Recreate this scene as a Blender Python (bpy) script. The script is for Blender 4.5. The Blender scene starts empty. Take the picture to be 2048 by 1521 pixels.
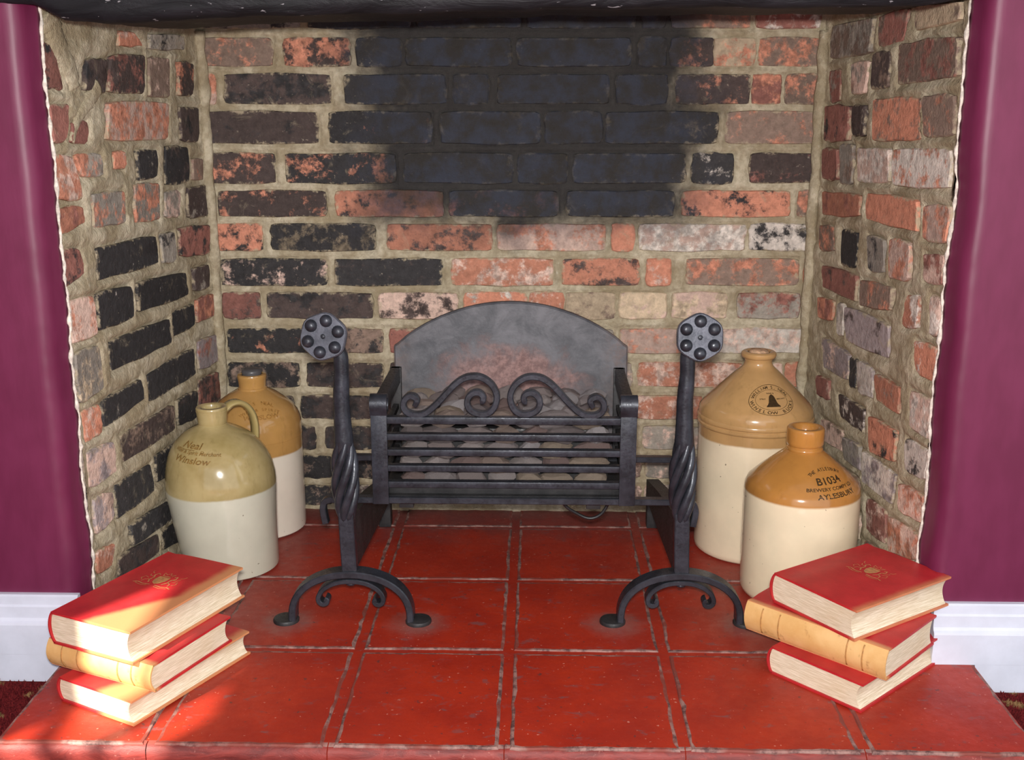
import bpy, bmesh, math, random
from mathutils import Vector, Matrix, noise

# ------------------------------------------------------------------ camera, world, lights, exposure
scene = bpy.context.scene
COL = scene.collection
PITCH, YAW, CAM_Z = 14.05, 1.3, 0.844            # z = 0 is the hearth surface, y runs into the fireplace
cam_data = bpy.data.cameras.new('camera')
cam_data.sensor_width = 36.0
cam_data.lens = 2237.0 / 2048.0 * 36.0
cam_data.clip_start = 0.05
cam = bpy.data.objects.new('camera', cam_data)
COL.objects.link(cam)
cam.location = (0, 0, CAM_Z)
cam.rotation_euler = (math.radians(90 - PITCH), 0, math.radians(YAW))
scene.camera = cam

world = bpy.data.worlds.new('world')
scene.world = world
world.use_nodes = True
world.node_tree.nodes['Background'].inputs[0].default_value = (0.93, 0.96, 1.0, 1)
world.node_tree.nodes['Background'].inputs[1].default_value = 1.35

def add_light(name, kind, loc, energy, rot=None, **kw):
    d = bpy.data.lights.new(name, kind)
    d.energy = energy
    for k, v in kw.items():
        setattr(d, k, v)
    o = bpy.data.objects.new(name, d)
    COL.objects.link(o)
    o.location = loc
    if rot is not None:
        o.rotation_euler = rot
    return o

# the camera's own flash, just above the lens
add_light('camera_flash', 'AREA', (0.0, -0.02, CAM_Z + 0.062), 33.0,
          (math.radians(90 - 16), 0, math.radians(YAW)), shape='RECTANGLE', size=0.07, size_y=0.045,
          color=(1.0, 0.97, 0.93))
# afternoon sun through the side window (36 degrees off the hearth's axis, 40 degrees high)
SUN_AZ, SUN_EL = math.radians(36), math.radians(40)
sun_dir = Vector((math.sin(SUN_AZ) * math.cos(SUN_EL), math.cos(SUN_AZ) * math.cos(SUN_EL), -math.sin(SUN_EL)))
sun = add_light('sun', 'SUN', (-3, -2, 4), 15.0, color=(1.0, 0.93, 0.80), angle=math.radians(0.7))
sun.rotation_euler = sun_dir.to_track_quat('-Z', 'Y').to_euler()

vs = scene.view_settings
vs.view_transform = 'Standard'
vs.look = 'None'
vs.gamma = 1.0
vs.use_curve_mapping = False
vs.exposure = 0.08

# ------------------------------------------------------------------ helpers
rng = random.Random(7)
def lin(r, g, b):
    def f(c):
        c /= 255.0
        return c / 12.92 if c <= 0.04045 else ((c + 0.055) / 1.055) ** 2.4
    return (f(r), f(g), f(b), 1.0)

def fbm(x, y, z, octaves=4):
    return noise.fractal(Vector((x, y, z)), 0.9, 2.1, octaves)

def mesh_obj(name, verts, faces, mats=None, parent=None, smooth=True, loc=None, rot=None, fix=True, face_mats=None):
    me = bpy.data.meshes.new(name)
    me.from_pydata([tuple(v) for v in verts], [], faces)
    if mats is not None:
        for m in (mats if isinstance(mats, (list, tuple)) else [mats]):
            me.materials.append(m)
    if face_mats:
        for p, i in zip(me.polygons, face_mats):
            p.material_index = i
    if fix:
        b = bmesh.new()
        b.from_mesh(me)
        bmesh.ops.recalc_face_normals(b, faces=b.faces[:])
        b.to_mesh(me)
        b.free()
    for p in me.polygons:
        p.use_smooth = smooth
    o = bpy.data.objects.new(name, me)
    COL.objects.link(o)
    if parent is not None:
        o.parent = parent
    if loc is not None:
        o.location = loc
    if rot is not None:
        o.rotation_euler = rot
    return o

def thing(name, label, category, loc=(0, 0, 0), rotz=0.0, group=None):
    o = bpy.data.objects.new(name, None)
    o.empty_display_size = 0.05
    COL.objects.link(o)
    o.location = loc
    o.rotation_euler = (0, 0, rotz)
    tag(o, label, category, group)
    return o

def tag(o, label, category=None, group=None):
    o['label'] = label
    if category:
        o['category'] = category
    if group:
        o['group'] = group
    return o

def structure(o, label=None):
    o['kind'] = 'structure'
    if label:
        o['label'] = label
    return o

class Geo:
    """collects vertices and faces of one part"""
    def __init__(self):
        self.v, self.f, self.m = [], [], []
    def add(self, verts, faces, m=0):
        n = len(self.v)
        self.v += [tuple(x) for x in verts]
        self.f += [tuple(i + n for i in f) for f in faces]
        self.m += [m] * len(faces)
        return self
    def box(self, x0, x1, y0, y1, z0, z1, bev=0.0, m=0):
        if bev <= 0:
            vs_ = [(x, y, z) for x in (x0, x1) for y in (y0, y1) for z in (z0, z1)]
            fs_ = [(0, 1, 3, 2), (4, 6, 7, 5), (0, 4, 5, 1), (2, 3, 7, 6), (0, 2, 6, 4), (1, 5, 7, 3)]
            return self.add(vs_, fs_, m)
        b = bmesh.new()
        bmesh.ops.create_cube(b, size=1.0)
        for q in b.verts:
            q.co = Vector((x0 + (q.co.x + .5) * (x1 - x0), y0 + (q.co.y + .5) * (y1 - y0), z0 + (q.co.z + .5) * (z1 - z0)))
        bmesh.ops.bevel(b, geom=b.edges[:], offset=bev, segments=2, affect='EDGES', profile=0.6)
        b.verts.index_update()
        self.add([q.co for q in b.verts], [[q.index for q in f.verts] for f in b.faces], m)
        b.free()
        return self
    def sweep(self, path, section, up=None, closed_ends=True, m=0, scales=None, twist=None):
        """section: list of (a, b); a along in-plane side vector, b along the 'up' vector"""
        P = [Vector(p) for p in path]
        n = len(P)
        k = len(section)
        rings = []
        prev = None
        for i in range(n):
            t = (P[min(i + 1, n - 1)] - P[max(i - 1, 0)]).normalized()
            if up is not None:
                u = Vector(up)
                s = t.cross(u).normalized()
                u = s.cross(t).normalized()
            else:
                if prev is None:
                    h = Vector((0, 0, 1)) if abs(t.z) < 0.9 else Vector((1, 0, 0))
                    s = t.cross(h).normalized()
                else:
                    s = (prev - t * prev.dot(t)).normalized()
                u = s.cross(t).normalized()
                prev = s
            sc = scales[i] if scales else 1.0
            tw = twist[i] if twist else 0.0
            c, d = math.cos(tw), math.sin(tw)
            rings.append([P[i] + s * ((a * c - b * d) * sc) + u * ((a * d + b * c) * sc) for a, b in section])
        verts = [q for r in rings for q in r]
        faces = [(i * k + j, i * k + (j + 1) % k, (i + 1) * k + (j + 1) % k, (i + 1) * k + j)
                 for i in range(n - 1) for j in range(k)]
        if closed_ends:
            faces += [tuple(range(k))[::-1], tuple((n - 1) * k + j for j in range(k))]
        return self.add(verts, faces, m)
    def tube(self, path, r, k=10, **kw):
        return self.sweep(path, circle(r, k), **kw)
    def lathe(self, profile, k=48, axis=(0, 0), m=0, closed=False):
        n = len(profile)
        verts = [(axis[0] + r * math.cos(2 * math.pi * j / k), axis[1] + r * math.sin(2 * math.pi * j / k), z)
                 for r, z in profile for j in range(k)]
        faces = [(i * k + j, i * k + (j + 1) % k, (i + 1) * k + (j + 1) % k, (i + 1) * k + j)
                 for i in range(n - 1) for j in range(k)]
        faces.append(tuple(range(k))[::-1])
        faces.append(tuple((n - 1) * k + j for j in range(k)))
        return self.add(verts, faces, m)
    def build(self, name, mats, parent=None, smooth=True, **kw):
        return mesh_obj(name, self.v, self.f, mats, parent, smooth, face_mats=self.m, **kw)

def circle(r, k=10):
    return [(r * math.cos(2 * math.pi * j / k), r * math.sin(2 * math.pi * j / k)) for j in range(k)]

def rrect(w, h, c=0.0012):
    a, b = w / 2, h / 2
    return [(a - c, -b), (a, -b + c), (a, b - c), (a - c, b), (-a + c, b), (-a, b - c), (-a, -b + c), (-a + c, -b)]

def spline(pts, per=8, closed=False):
    """Catmull-Rom through pts"""
    P = [Vector(p) for p in pts]
    out = []
    n = len(P)
    for i in range(n - 1):
        p0, p1, p2, p3 = P[max(i - 1, 0)], P[i], P[i + 1], P[min(i + 2, n - 1)]
        for j in range(per):
            t = j / per
            out.append(0.5 * ((2 * p1) + (p2 - p0) * t + (2 * p0 - 5 * p1 + 4 * p2 - p3) * t * t
                              + (3 * p1 - p0 - 3 * p2 + p3) * t ** 3))
    out.append(P[-1])
    return out

def auto_smooth(o, angle=40):
    """sharp edges above an angle"""
    me = o.data
    b = bmesh.new()
    b.from_mesh(me)
    for e in b.edges:
        if len(e.link_faces) == 2 and e.calc_face_angle(0) > math.radians(angle):
            e.smooth = False
    b.to_mesh(me)
    b.free()
    return o

# ------------------------------------------------------------------ materials
class Nodes:
    def __init__(self, name):
        self.mat = bpy.data.materials.new(name)
        self.mat.use_nodes = True
        self.t = self.mat.node_tree
        self.bsdf = self.t.nodes['Principled BSDF']
    def n(self, kind, **kw):
        x = self.t.nodes.new(kind)
        for k, v in kw.items():
            if k.startswith('i_'):
                key = k[2:]
                x.inputs[int(key) if key.isdigit() else key.replace('_', ' ')].default_value = v
            else:
                setattr(x, k, v)
        return x
    def l(self, a, b):
        self.t.links.new(a, b)
        return b
    def put(self, sock, v):
        if hasattr(v, 'links'):
            self.t.links.new(v, sock)
        else:
            sock.default_value = v
    def math(self, op, a, b=0.0, c=None, clamp=False):
        x = self.n('ShaderNodeMath', operation=op, use_clamp=clamp)
        self.put(x.inputs[0], a)
        self.put(x.inputs[1], b)
        if c is not None:
            self.put(x.inputs[2], c)
        return x.outputs[0]
    def mix(self, fac, a, b, blend='MIX'):
        x = self.n('ShaderNodeMix', data_type='RGBA', blend_type=blend)
        self.put(x.inputs[0], fac)
        self.put(x.inputs[6], a)
        self.put(x.inputs[7], b)
        return x.outputs[2]
    def noise(self, vec, scale, detail=4.0, rough=0.55, dist=0.0):
        x = self.n('ShaderNodeTexNoise')
        x.inputs['Scale'].default_value = scale
        x.inputs['Detail'].default_value = detail
        x.inputs['Roughness'].default_value = rough
        x.inputs['Distortion'].default_value = dist
        if vec is not None:
            self.l(vec, x.inputs['Vector'])
        return x.outputs['Fac']
    def voronoi(self, vec, scale, feature='F1'):
        x = self.n('ShaderNodeTexVoronoi', feature=feature)
        x.inputs['Scale'].default_value = scale
        if vec is not None:
            self.l(vec, x.inputs['Vector'])
        return x.outputs['Distance']
    def ramp(self, val, a, b, lo=0.0, hi=1.0, smooth=True):
        x = self.n('ShaderNodeMapRange', interpolation_type='SMOOTHSTEP' if smooth else 'LINEAR')
        for i, v in zip((0, 1, 2, 3, 4), (val, a, b, lo, hi)):
            self.put(x.inputs[i], v)
        return x.outputs[0]
    def obj(self):
        return self.n('ShaderNodeTexCoord').outputs['Object']
    def pos(self):
        return self.n('ShaderNodeNewGeometry').outputs['Position']
    def info(self):
        return self.n('ShaderNodeObjectInfo')
    def sep(self, v):
        x = self.n('ShaderNodeSeparateXYZ')
        self.l(v, x.inputs[0])
        return x.outputs
    def scale(self, v, s):
        x = self.n('ShaderNodeVectorMath', operation='MULTIPLY')
        self.l(v, x.inputs[0])
        x.inputs[1].default_value = s
        return x.outputs[0]
    def offset(self, v, amount):
        x = self.n('ShaderNodeVectorMath', operation='ADD')
        self.l(v, x.inputs[0])
        self.l(amount, x.inputs[1])
        return x.outputs[0]
    def bump(self, h, strength=0.3, dist=0.002):
        x = self.n('ShaderNodeBump')
        x.inputs['Strength'].default_value = strength
        x.inputs['Distance'].default_value = dist
        self.l(h, x.inputs['Height'])
        self.l(x.outputs[0], self.bsdf.inputs['Normal'])
    def done(self, color, rough=0.7, metal=0.0, spec=0.5, coat=0.0):
        b = self.bsdf.inputs
        self.put(b['Base Color'], color)
        self.put(b['Roughness'], rough)
        self.put(b['Metallic'], metal)
        b['Specular IOR Level'].default_value = spec
        if coat:
            b['Coat Weight'].default_value = coat
            b['Coat Roughness'].default_value = 0.08
        return self.mat

def soot_mask(N):
    """soot stain on the chimney back: x -0.35..0.31, from z 0.62 upwards"""
    p = N.sep(N.pos())
    n1 = N.noise(N.pos(), 9.0, 5.0, 0.6)
    ax = N.math('SUBTRACT', N.math('ABSOLUTE', N.math('ADD', p[0], 0.015)), 0.33)
    az = N.math('SUBTRACT', 0.60, p[2])
    d = N.math('MAXIMUM', ax, az)
    d = N.math('ADD', d, N.math('MULTIPLY', N.math('SUBTRACT', n1, 0.5), 0.22))
    m = N.ramp(d, 0.06, -0.06)
    # only on the back wall
    return N.math('MULTIPLY', m, N.ramp(p[1], 2.16, 2.2))

TONES = {'k': (54, 52, 53), 'b': (80, 68, 65), 'n': (132, 112, 100), 'g': (150, 142, 132), 'p': (200, 172, 158),
         'o': (192, 130, 106), 'r': (146, 98, 88), 'w': (206, 196, 186), 'd': (190, 170, 144), 'u': (150, 138, 138),
         't': (112, 100, 84)}

def brick_material(second):
    N = Nodes('brick_' + second)
    info = N.info()
    rnd = N.n('ShaderNodeCombineXYZ')
    r100 = N.math('MULTIPLY', info.outputs['Random'], 37.0)
    N.l(r100, rnd.inputs[0])
    N.l(r100, rnd.inputs[2])
    v = N.offset(N.obj(), rnd.outputs[0])
    big = N.math('ADD', N.noise(v, 24.0, 8.0, 0.68, 0.15), N.math('MULTIPLY', N.math('SUBTRACT', N.noise(v, 150.0, 3.0, 0.7), 0.5), 0.16))
    fine = N.noise(v, 210.0, 4.0, 0.6)
    mid = N.noise(v, 75.0, 4.0, 0.6)
    thr = N.math('SUBTRACT', 0.74, N.math('MULTIPLY', info.outputs['Alpha'], 0.46))
    patch = N.ramp(big, N.math('SUBTRACT', thr, 0.06), N.math('ADD', thr, 0.06))
    sec = N.mix(N.ramp(mid, 0.3, 0.7), lin(*[c * 0.86 for c in TONES[second]]), lin(*[min(255, c * 1.08) for c in TONES[second]]))
    base = N.mix(patch, info.outputs['Color'], sec)
    val = N.math('ADD', N.math('MULTIPLY', fine, 0.5), N.math('MULTIPLY', mid, 1.0))
    val = N.ramp(val, 0.45, 1.1, 0.66, 1.34, smooth=False)
    comb = N.n('ShaderNodeCombineColor')
    for i in range(3):
        N.l(val, comb.inputs[i])
    base = N.mix(1.0, base, comb.outputs[0], 'MULTIPLY')
    # lime and mortar dust in specks and thin smears
    speck = N.ramp(N.noise(v, 120.0, 3.0, 0.7), 0.66, 0.74)
    dust = N.ramp(N.noise(v, 16.0, 6.0, 0.7, 1.2), 0.57, 0.74, 0.0, 0.5)
    base = N.mix(N.math('MULTIPLY', speck, 0.45), base, lin(188, 174, 156))
    base = N.mix(dust, base, lin(168, 154, 130))
    # mortar smeared over the arrises
    gen = N.sep(N.n('ShaderNodeTexCoord').outputs['Generated'])
    ex = N.math('MULTIPLY', N.math('SUBTRACT', 0.5, N.math('ABSOLUTE', N.math('SUBTRACT', gen[0], 0.5))), 1.9)
    ez = N.math('SUBTRACT', 0.5, N.math('ABSOLUTE', N.math('SUBTRACT', gen[2], 0.5)))
    e = N.math('ADD', N.math('MINIMUM', ex, ez), N.math('MULTIPLY', N.math('SUBTRACT', N.noise(v, 60.0, 5.0, 0.7), 0.5), 0.55))
    base = N.mix(N.ramp(e, 0.07, -0.03, 0.0, 0.85), base, lin(176, 162, 136))
    sootc = N.mix(N.ramp(N.noise(v, 20.0, 6.0, 0.65), 0.36, 0.64), lin(46, 43, 40), lin(52, 56, 68))
    base = N.mix(N.math('MULTIPLY', soot_mask(N), 0.88), base, sootc)
    h = N.math('ADD', N.math('MULTIPLY', mid, 1.0), N.math('MULTIPLY', fine, 0.6))
    N.bump(h, 0.7, 0.004)
    return N.done(base, 0.82, spec=0.3)

BRICK = {s: brick_material(s) for s in ('o', 'w', 'k', 't', 'p', 'b', 'r', 'g', 'n', 'd', 'u')}

def mortar_material():
    N = Nodes('mortar')
    v = N.pos()
    n1 = N.noise(v, 14.0, 6.0, 0.62, 0.5)
    n2 = N.noise(v, 90.0, 5.0, 0.6)
    n3 = N.noise(v, 420.0, 2.0, 0.6)
    c = N.mix(N.ramp(n1, 0.35, 0.68), lin(158, 144, 117), lin(200, 189, 165))
    c = N.mix(N.ramp(n2, 0.34, 0.62, 0.45, 0.0), c, lin(134, 121, 98))
    c = N.mix(N.ramp(n2, 0.62, 0.74, 0.0, 0.5), c, lin(204, 196, 180))
    c = N.mix(N.math('MULTIPLY', soot_mask(N), 0.95), c, lin(40, 40, 44))
    N.bump(N.math('ADD', N.math('MULTIPLY', n2, 1.0), N.math('MULTIPLY', n3, 0.35)), 0.75, 0.005)
    return N.done(c, 0.9, spec=0.2)

M_MORTAR = mortar_material()

def purple_material():
    N = Nodes('purple_gloss_paint')
    v = N.pos()
    n1 = N.noise(N.scale(v, (1, 1, 0.35)), 30.0, 3.0)
    c = N.mix(N.ramp(n1, 0.3, 0.7), lin(98, 30, 61), lin(107, 36, 69))
    N.bump(N.noise(N.scale(v, (1, 1, 0.2)), 160.0, 3.0), 0.10, 0.0015)
    return N.done(c, 0.46, spec=0.4)

def simple(name, rgb, rough=0.6, metal=0.0, spec=0.5, var=0.12, nscale=40.0, bump=0.0, bdist=0.002, bscale=None, coat=0.0):
    N = Nodes(name)
    v = N.obj()
    n1 = N.noise(v, nscale, 5.0, 0.6)
    lo = lin(*[c * (1 - var) for c in rgb])
    hi = lin(*[min(255, c * (1 + var)) for c in rgb])
    c = N.mix(N.ramp(n1, 0.3, 0.7), lo, hi)
    if bump:
        N.bump(N.noise(v, bscale or nscale * 3, 4.0, 0.6), bump, bdist)
    return N.done(c, rough, metal, spec, coat)

M_PURPLE = purple_material()
M_PLASTER = simple('chipped_plaster', (214, 204, 192), 0.85, var=0.12, nscale=120, bump=0.6, bdist=0.003)
M_WHITE = simple('white_gloss_paint', (206, 211, 226), 0.35, var=0.03, nscale=14, bump=0.08)
M_CEIL = simple('ceiling_white', (225, 222, 215), 0.9, var=0.02)
M_ROOMWALL = simple('room_wall_paint', (150, 110, 125), 0.7, var=0.03)

def beam_material():
    N = Nodes('black_beam_paint')
    v = N.pos()
    s = N.scale(v, (0.25, 1, 1))
    n1 = N.noise(s, 40.0, 6.0, 0.6, 0.8)
    c = N.mix(N.ramp(n1, 0.35, 0.7), lin(18, 18, 21), lin(34, 33, 37))
    chip = N.ramp(N.noise(N.scale(v, (0.5, 1, 1.6)), 120.0, 2.0, 0.5), 0.69, 0.72)
    c = N.mix(N.math('MULTIPLY', chip, 0.7), c, lin(150, 146, 150))
    N.bump(n1, 0.6, 0.006)
    return N.done(c, 0.55, spec=0.22)
M_BEAM = beam_material()

def iron_material(name, lo, hi, rough=0.42):
    N = Nodes(name)
    v = N.obj()
    n1 = N.noise(v, 30.0, 6.0, 0.65)
    n2 = N.noise(v, 260.0, 3.0, 0.6)
    c = N.mix(N.ramp(n1, 0.3, 0.72), lin(*lo), lin(*hi))
    dust = N.ramp(N.noise(v, 60.0, 5.0, 0.7), 0.60, 0.78, 0.0, 0.30)
    c = N.mix(dust, c, lin(112, 102, 94))
    N.bump(N.math('ADD', N.math('MULTIPLY', n2, 0.4), n1), 0.22, 0.002)
    r = N.ramp(n2, 0.3, 0.7, rough - 0.08, rough + 0.12)
    return N.done(c, r, metal=0.35, spec=0.5)
M_IRON = iron_material('blackened_iron', (35, 37, 43), (58, 61, 70), 0.35)
M_IRON_DARK = iron_material('dark_iron', (38, 38, 40), (58, 57, 58), 0.5)
M_IRON_BRIGHT = iron_material('rubbed_iron', (66, 68, 76), (100, 102, 112), 0.32)

def fireback_material():
    N = Nodes('heat_stained_fireback')
    v = N.obj()
    p = N.sep(v)
    n1 = N.noise(v, 22.0, 6.0, 0.65, 0.5)
    n2 = N.noise(v, 90.0, 6.0, 0.7)
    c = N.mix(N.ramp(n1, 0.3, 0.7), lin(68, 69, 74), lin(102, 101, 106))
    # rust-red heat stain in the middle, above the coals
    dx = N.math('DIVIDE', N.math('ADD', p[0], 0.0), 0.15)
    dz = N.math('DIVIDE', N.math('SUBTRACT', p[2], 0.31), 0.115)
    d = N.math('ADD', N.math('MULTIPLY', dx, dx), N.math('MULTIPLY', dz, dz))
    d = N.math('ADD', d, N.math('MULTIPLY', N.math('SUBTRACT', n1, 0.5), 2.2))
    st = N.math('MULTIPLY', N.ramp(d, 1.15, 0.2), 0.75)
    red = N.mix(N.ramp(n2, 0.35, 0.65), lin(112, 78, 73), lin(160, 122, 115))
    c = N.mix(st, c, red)
    edge = N.ramp(N.math('ABSOLUTE', p[0]), 0.16, 0.21, 0.0, 0.55)
    c = N.mix(N.math('MULTIPLY', edge, N.ramp(n2, 0.35, 0.65)), c, lin(104, 84, 76))
    N.bump(n2, 0.25, 0.002)
    return N.done(c, 0.52, metal=0.15, spec=0.5)
M_FIREBACK = fireback_material()

def tile_material(name, dirt=0.0):
    N = Nodes(name)
    v = N.pos()
    p = N.sep(v)
    n1 = N.noise(v, 9.0, 5.0, 0.6)
    n2 = N.noise(v, 60.0, 5.0, 0.65)
    c = N.mix(N.ramp(n1, 0.3, 0.7), lin(146, 37, 22), lin(167, 47, 25))
    c = N.mix(N.ramp(n2, 0.3, 0.7, 0.0, 0.25), c, lin(134, 34, 26))
    # soot and ash dust near the chimney back
    back = N.math('ADD', p[1], N.math('MULTIPLY', N.math('SUBTRACT', N.noise(v, 14.0, 5.0, 0.7), 0.5), 0.30))
    c = N.mix(N.ramp(back, 2.0, 2.24, 0.0, 0.72), c, lin(96, 66, 64))
    # dusty corners behind the andirons
    side = N.math('ADD', N.math('ABSOLUTE', N.math('ADD', p[0], 0.05)), N.math('MULTIPLY', N.math('SUBTRACT', N.noise(v, 11.0, 5.0, 0.7), 0.5), 0.35))
    sd = N.math('MULTIPLY', N.ramp(side, 0.30, 0.50, 0.0, 0.42), N.ramp(p[1], 1.58, 1.68))
    c = N.mix(sd, c, lin(128, 62, 56))
    # scuffs and pale chips
    sc = N.ramp(N.noise(N.scale(v, (0.55, 1, 1)), 46.0, 5.0, 0.72, 0.4), 0.57, 0.70, 0.0, 0.7)
    c = N.mix(sc, c, lin(112, 74, 74))
    chip = N.ramp(N.noise(v, 150.0, 2.0, 0.5), 0.70, 0.72, 0.0, 0.75)
    c = N.mix(chip, c, lin(196, 128, 112))
    # grey ash trodden round the four andiron feet
    for fx, fy in ((-.415, 1.700), (-.195, 1.700), (.129, 1.706), (.349, 1.706)):
        dx_, dy_ = N.math('SUBTRACT', p[0], fx), N.math('SUBTRACT', p[1], fy)
        dd = N.math('SQRT', N.math('ADD', N.math('MULTIPLY', dx_, dx_), N.math('MULTIPLY', dy_, dy_)))
        dd = N.math('ADD', dd, N.math('MULTIPLY', N.math('SUBTRACT', N.noise(v, 30.0, 5.0, 0.7), 0.5), 0.06))
        c = N.mix(N.ramp(dd, 0.062, 0.018, 0.0, 0.55), c, lin(128, 96, 90))
    wear = N.ramp(N.noise(N.scale(v, (0.7, 1, 1)), 17.0, 7.0, 0.75, 0.3), 0.60, 0.72, 0.0, 0.45)
    c = N.mix(wear, c, lin(132, 84, 80))
    pit = N.ramp(N.noise(v, 85.0, 3.0, 0.6), 0.66, 0.70, 0.0, 0.7)
    c = N.mix(pit, c, lin(74, 50, 50))
    N.bump(N.math('ADD', n2, N.math('MULTIPLY', n1, 1.5)), 0.22, 0.003)
    rough = N.ramp(n2, 0.3, 0.7, 0.36, 0.52)
    return N.done(c, rough, spec=0.4)
M_TILE = tile_material('red_tile_paint')

def worn_edge_material():
    N = Nodes('worn_tile_edge')
    v = N.pos()
    n1 = N.noise(v, 55.0, 5.0, 0.7)
    n2 = N.noise(v, 13.0, 3.0, 0.6)
    c = N.mix(N.ramp(n1, 0.36, 0.62), lin(82, 52, 50), lin(150, 114, 106))
    c = N.mix(N.ramp(n2, 0.48, 0.62), c, lin(122, 54, 44))
    N.bump(n1, 0.4, 0.003)
    return N.done(c, 0.7)
M_WORN = worn_edge_material()

def hearth_face_material():
    N = Nodes('scuffed_hearth_face')
    v = N.pos()
    n1 = N.noise(N.scale(v, (0.4, 1, 1)), 40.0, 6.0, 0.7, 0.6)
    n2 = N.noise(v, 130.0, 4.0, 0.7)
    c = N.mix(N.ramp(n1, 0.32, 0.66), lin(94, 29, 27), lin(138, 50, 43))
    c = N.mix(N.ramp(n2, 0.62, 0.72, 0.0, 0.5), c, lin(190, 128, 116))
    N.bump(n1, 0.5, 0.004)
    return N.done(c, 0.6)
M_FACE = hearth_face_material()

def carpet_material():
    N = Nodes('patterned_carpet')
    v = N.pos()
    d = N.voronoi(N.scale(v, (1.0, 1.0, 0.0)), 26.0)
    n = N.noise(v, 300.0, 3.0, 0.7)
    c = N.mix(N.ramp(n, 0.3, 0.7), lin(84, 22, 28), lin(124, 40, 42))
    c = N.mix(N.ramp(d, 0.30, 0.16, 0.0, 0.85), c, lin(156, 128, 88))
    N.bump(n, 0.9, 0.006)
    return N.done(c, 0.95, spec=0.1)
M_CARPET = carpet_material()

def glaze_material(name, top, bottom, line, wave=0.004, top2=None, rough=0.16):
    """salt-glazed stoneware: ochre dip over a cream body; the dip line lies at height 'line'"""
    N = Nodes(name)
    v = N.obj()
    p = N.sep(v)
    n1 = N.noise(v, 12.0, 4.0, 0.6)
    n2 = N.noise(v, 55.0, 5.0, 0.65)
    tc = N.mix(N.ramp(n1, 0.3, 0.7), lin(*top), lin(*(top2 or [min(255, c * 1.12) for c in top])))
    tc = N.mix(N.ramp(N.noise(N.scale(v, (1, 1, 0.25)), 45.0, 4.0, 0.7), 0.55, 0.72, 0.0, 0.35), tc, lin(*[c * 0.82 for c in top]))
    bc = N.mix(N.ramp(n1, 0.3, 0.7), lin(*bottom), lin(*[c * 0.955 for c in bottom]))
    speck = N.ramp(N.noise(v, 130.0, 1.0, 0.4), 0.775, 0.79, 0.0, 0.75)
    bc = N.mix(speck, bc, lin(104, 92, 72))
    h = N.math('ADD', p[2], N.math('MULTIPLY', N.math('SUBTRACT', n1, 0.5), wave * 6))
    f = N.ramp(h, line - 0.0025, line + 0.0025)
    c = N.mix(f, bc, tc)
    N.bump(N.noise(N.scale(v, (0.3, 0.3, 1.4)), 60.0, 3.0), 0.05, 0.002)
    return N.done(c, rough, spec=0.55, coat=0.3)

def page_material():
    N = Nodes('page_edges')
    v = N.obj()
    lines = N.noise(N.scale(v, (0.04, 0.04, 1.0)), 900.0, 3.0, 0.6)
    n = N.noise(v, 14.0, 4.0)
    c = N.mix(N.ramp(lines, 0.3, 0.7), lin(196, 180, 152), lin(230, 218, 196))
    c = N.mix(N.ramp(n, 0.45, 0.75, 0.0, 0.3), c, lin(196, 170, 130))
    N.bump(lines, 0.35, 0.0015)
    return N.done(c, 0.8, spec=0.2)
M_PAGE = page_material()

def cover_material(name, fade_dir=None, fade_at=0.0, fade_w=0.02, skew=0.0, cap=0.0, invert=False):
    """red cloth; sun-bleached to tan beyond fade_at along the local axis fade_dir"""
    N = Nodes(name)
    v = N.obj()
    p = N.sep(v)
    n1 = N.noise(v, 24.0, 5.0, 0.6)
    n2 = N.noise(v, 320.0, 3.0, 0.6)
    c = N.mix(N.ramp(n1, 0.3, 0.7), lin(166, 32, 38), lin(186, 42, 46))
    if fade_dir is not None:
        along = N.math('SUBTRACT', p[fade_dir], N.math('MINIMUM', N.math('MULTIPLY', p[1], skew), cap))
        h = N.math('ADD', along, N.math('MULTIPLY', N.math('SUBTRACT', n1, 0.5), fade_w * 1.2))
        f = N.ramp(h, fade_at - fade_w, fade_at + fade_w) if fade_w > 0 else 0.0
        if invert:
            f = N.math('SUBTRACT', 1.0, f)
        c = N.mix(N.math('MULTIPLY', f, 0.82), c, lin(204, 146, 98))
    N.bump(n2, 0.15, 0.001)
    return N.done(c, 0.45, spec=0.45)

def spine_material(name):
    N = Nodes(name)
    v = N.obj()
    n1 = N.noise(v, 18.0, 5.0, 0.65)
    c = N.mix(N.ramp(n1, 0.3, 0.7), lin(206, 160, 98), lin(222, 182, 124))
    c = N.mix(N.ramp(N.noise(v, 60.0, 6.0, 0.7), 0.58, 0.74, 0.0, 0.7), c, lin(140, 96, 50))
    N.bump(n1, 0.15, 0.001)
    return N.done(c, 0.5)
M_COVER = cover_material('red_book_cloth')
M_SPINE_TAN = spine_material('bleached_spine_cloth')
M_GILT = simple('dull_gilt', (196, 140, 92), 0.4, metal=0.3, var=0.1, nscale=200)
M_INK = simple('dark_stamp_ink', (58, 44, 26), 0.3, var=0.15, nscale=300)
M_TOOLED = simple('tooled_tan', (176, 130, 76), 0.5, var=0.1, nscale=200)
M_INK_FAINT = simple('faint_brown_stamp', (122, 94, 50), 0.3, var=0.2, nscale=300)
M_IMPRESS = simple('impressed_ochre', (150, 108, 54), 0.3, var=0.15, nscale=300)
M_CORK = simple('cork', (196, 160, 128), 0.8, var=0.2, nscale=160, bump=0.4)
M_STOPPER = simple('dark_stopper', (84, 82, 84), 0.35, var=0.1)
M_CABLE = simple('black_cable', (34, 34, 36), 0.4, var=0.1)

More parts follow.
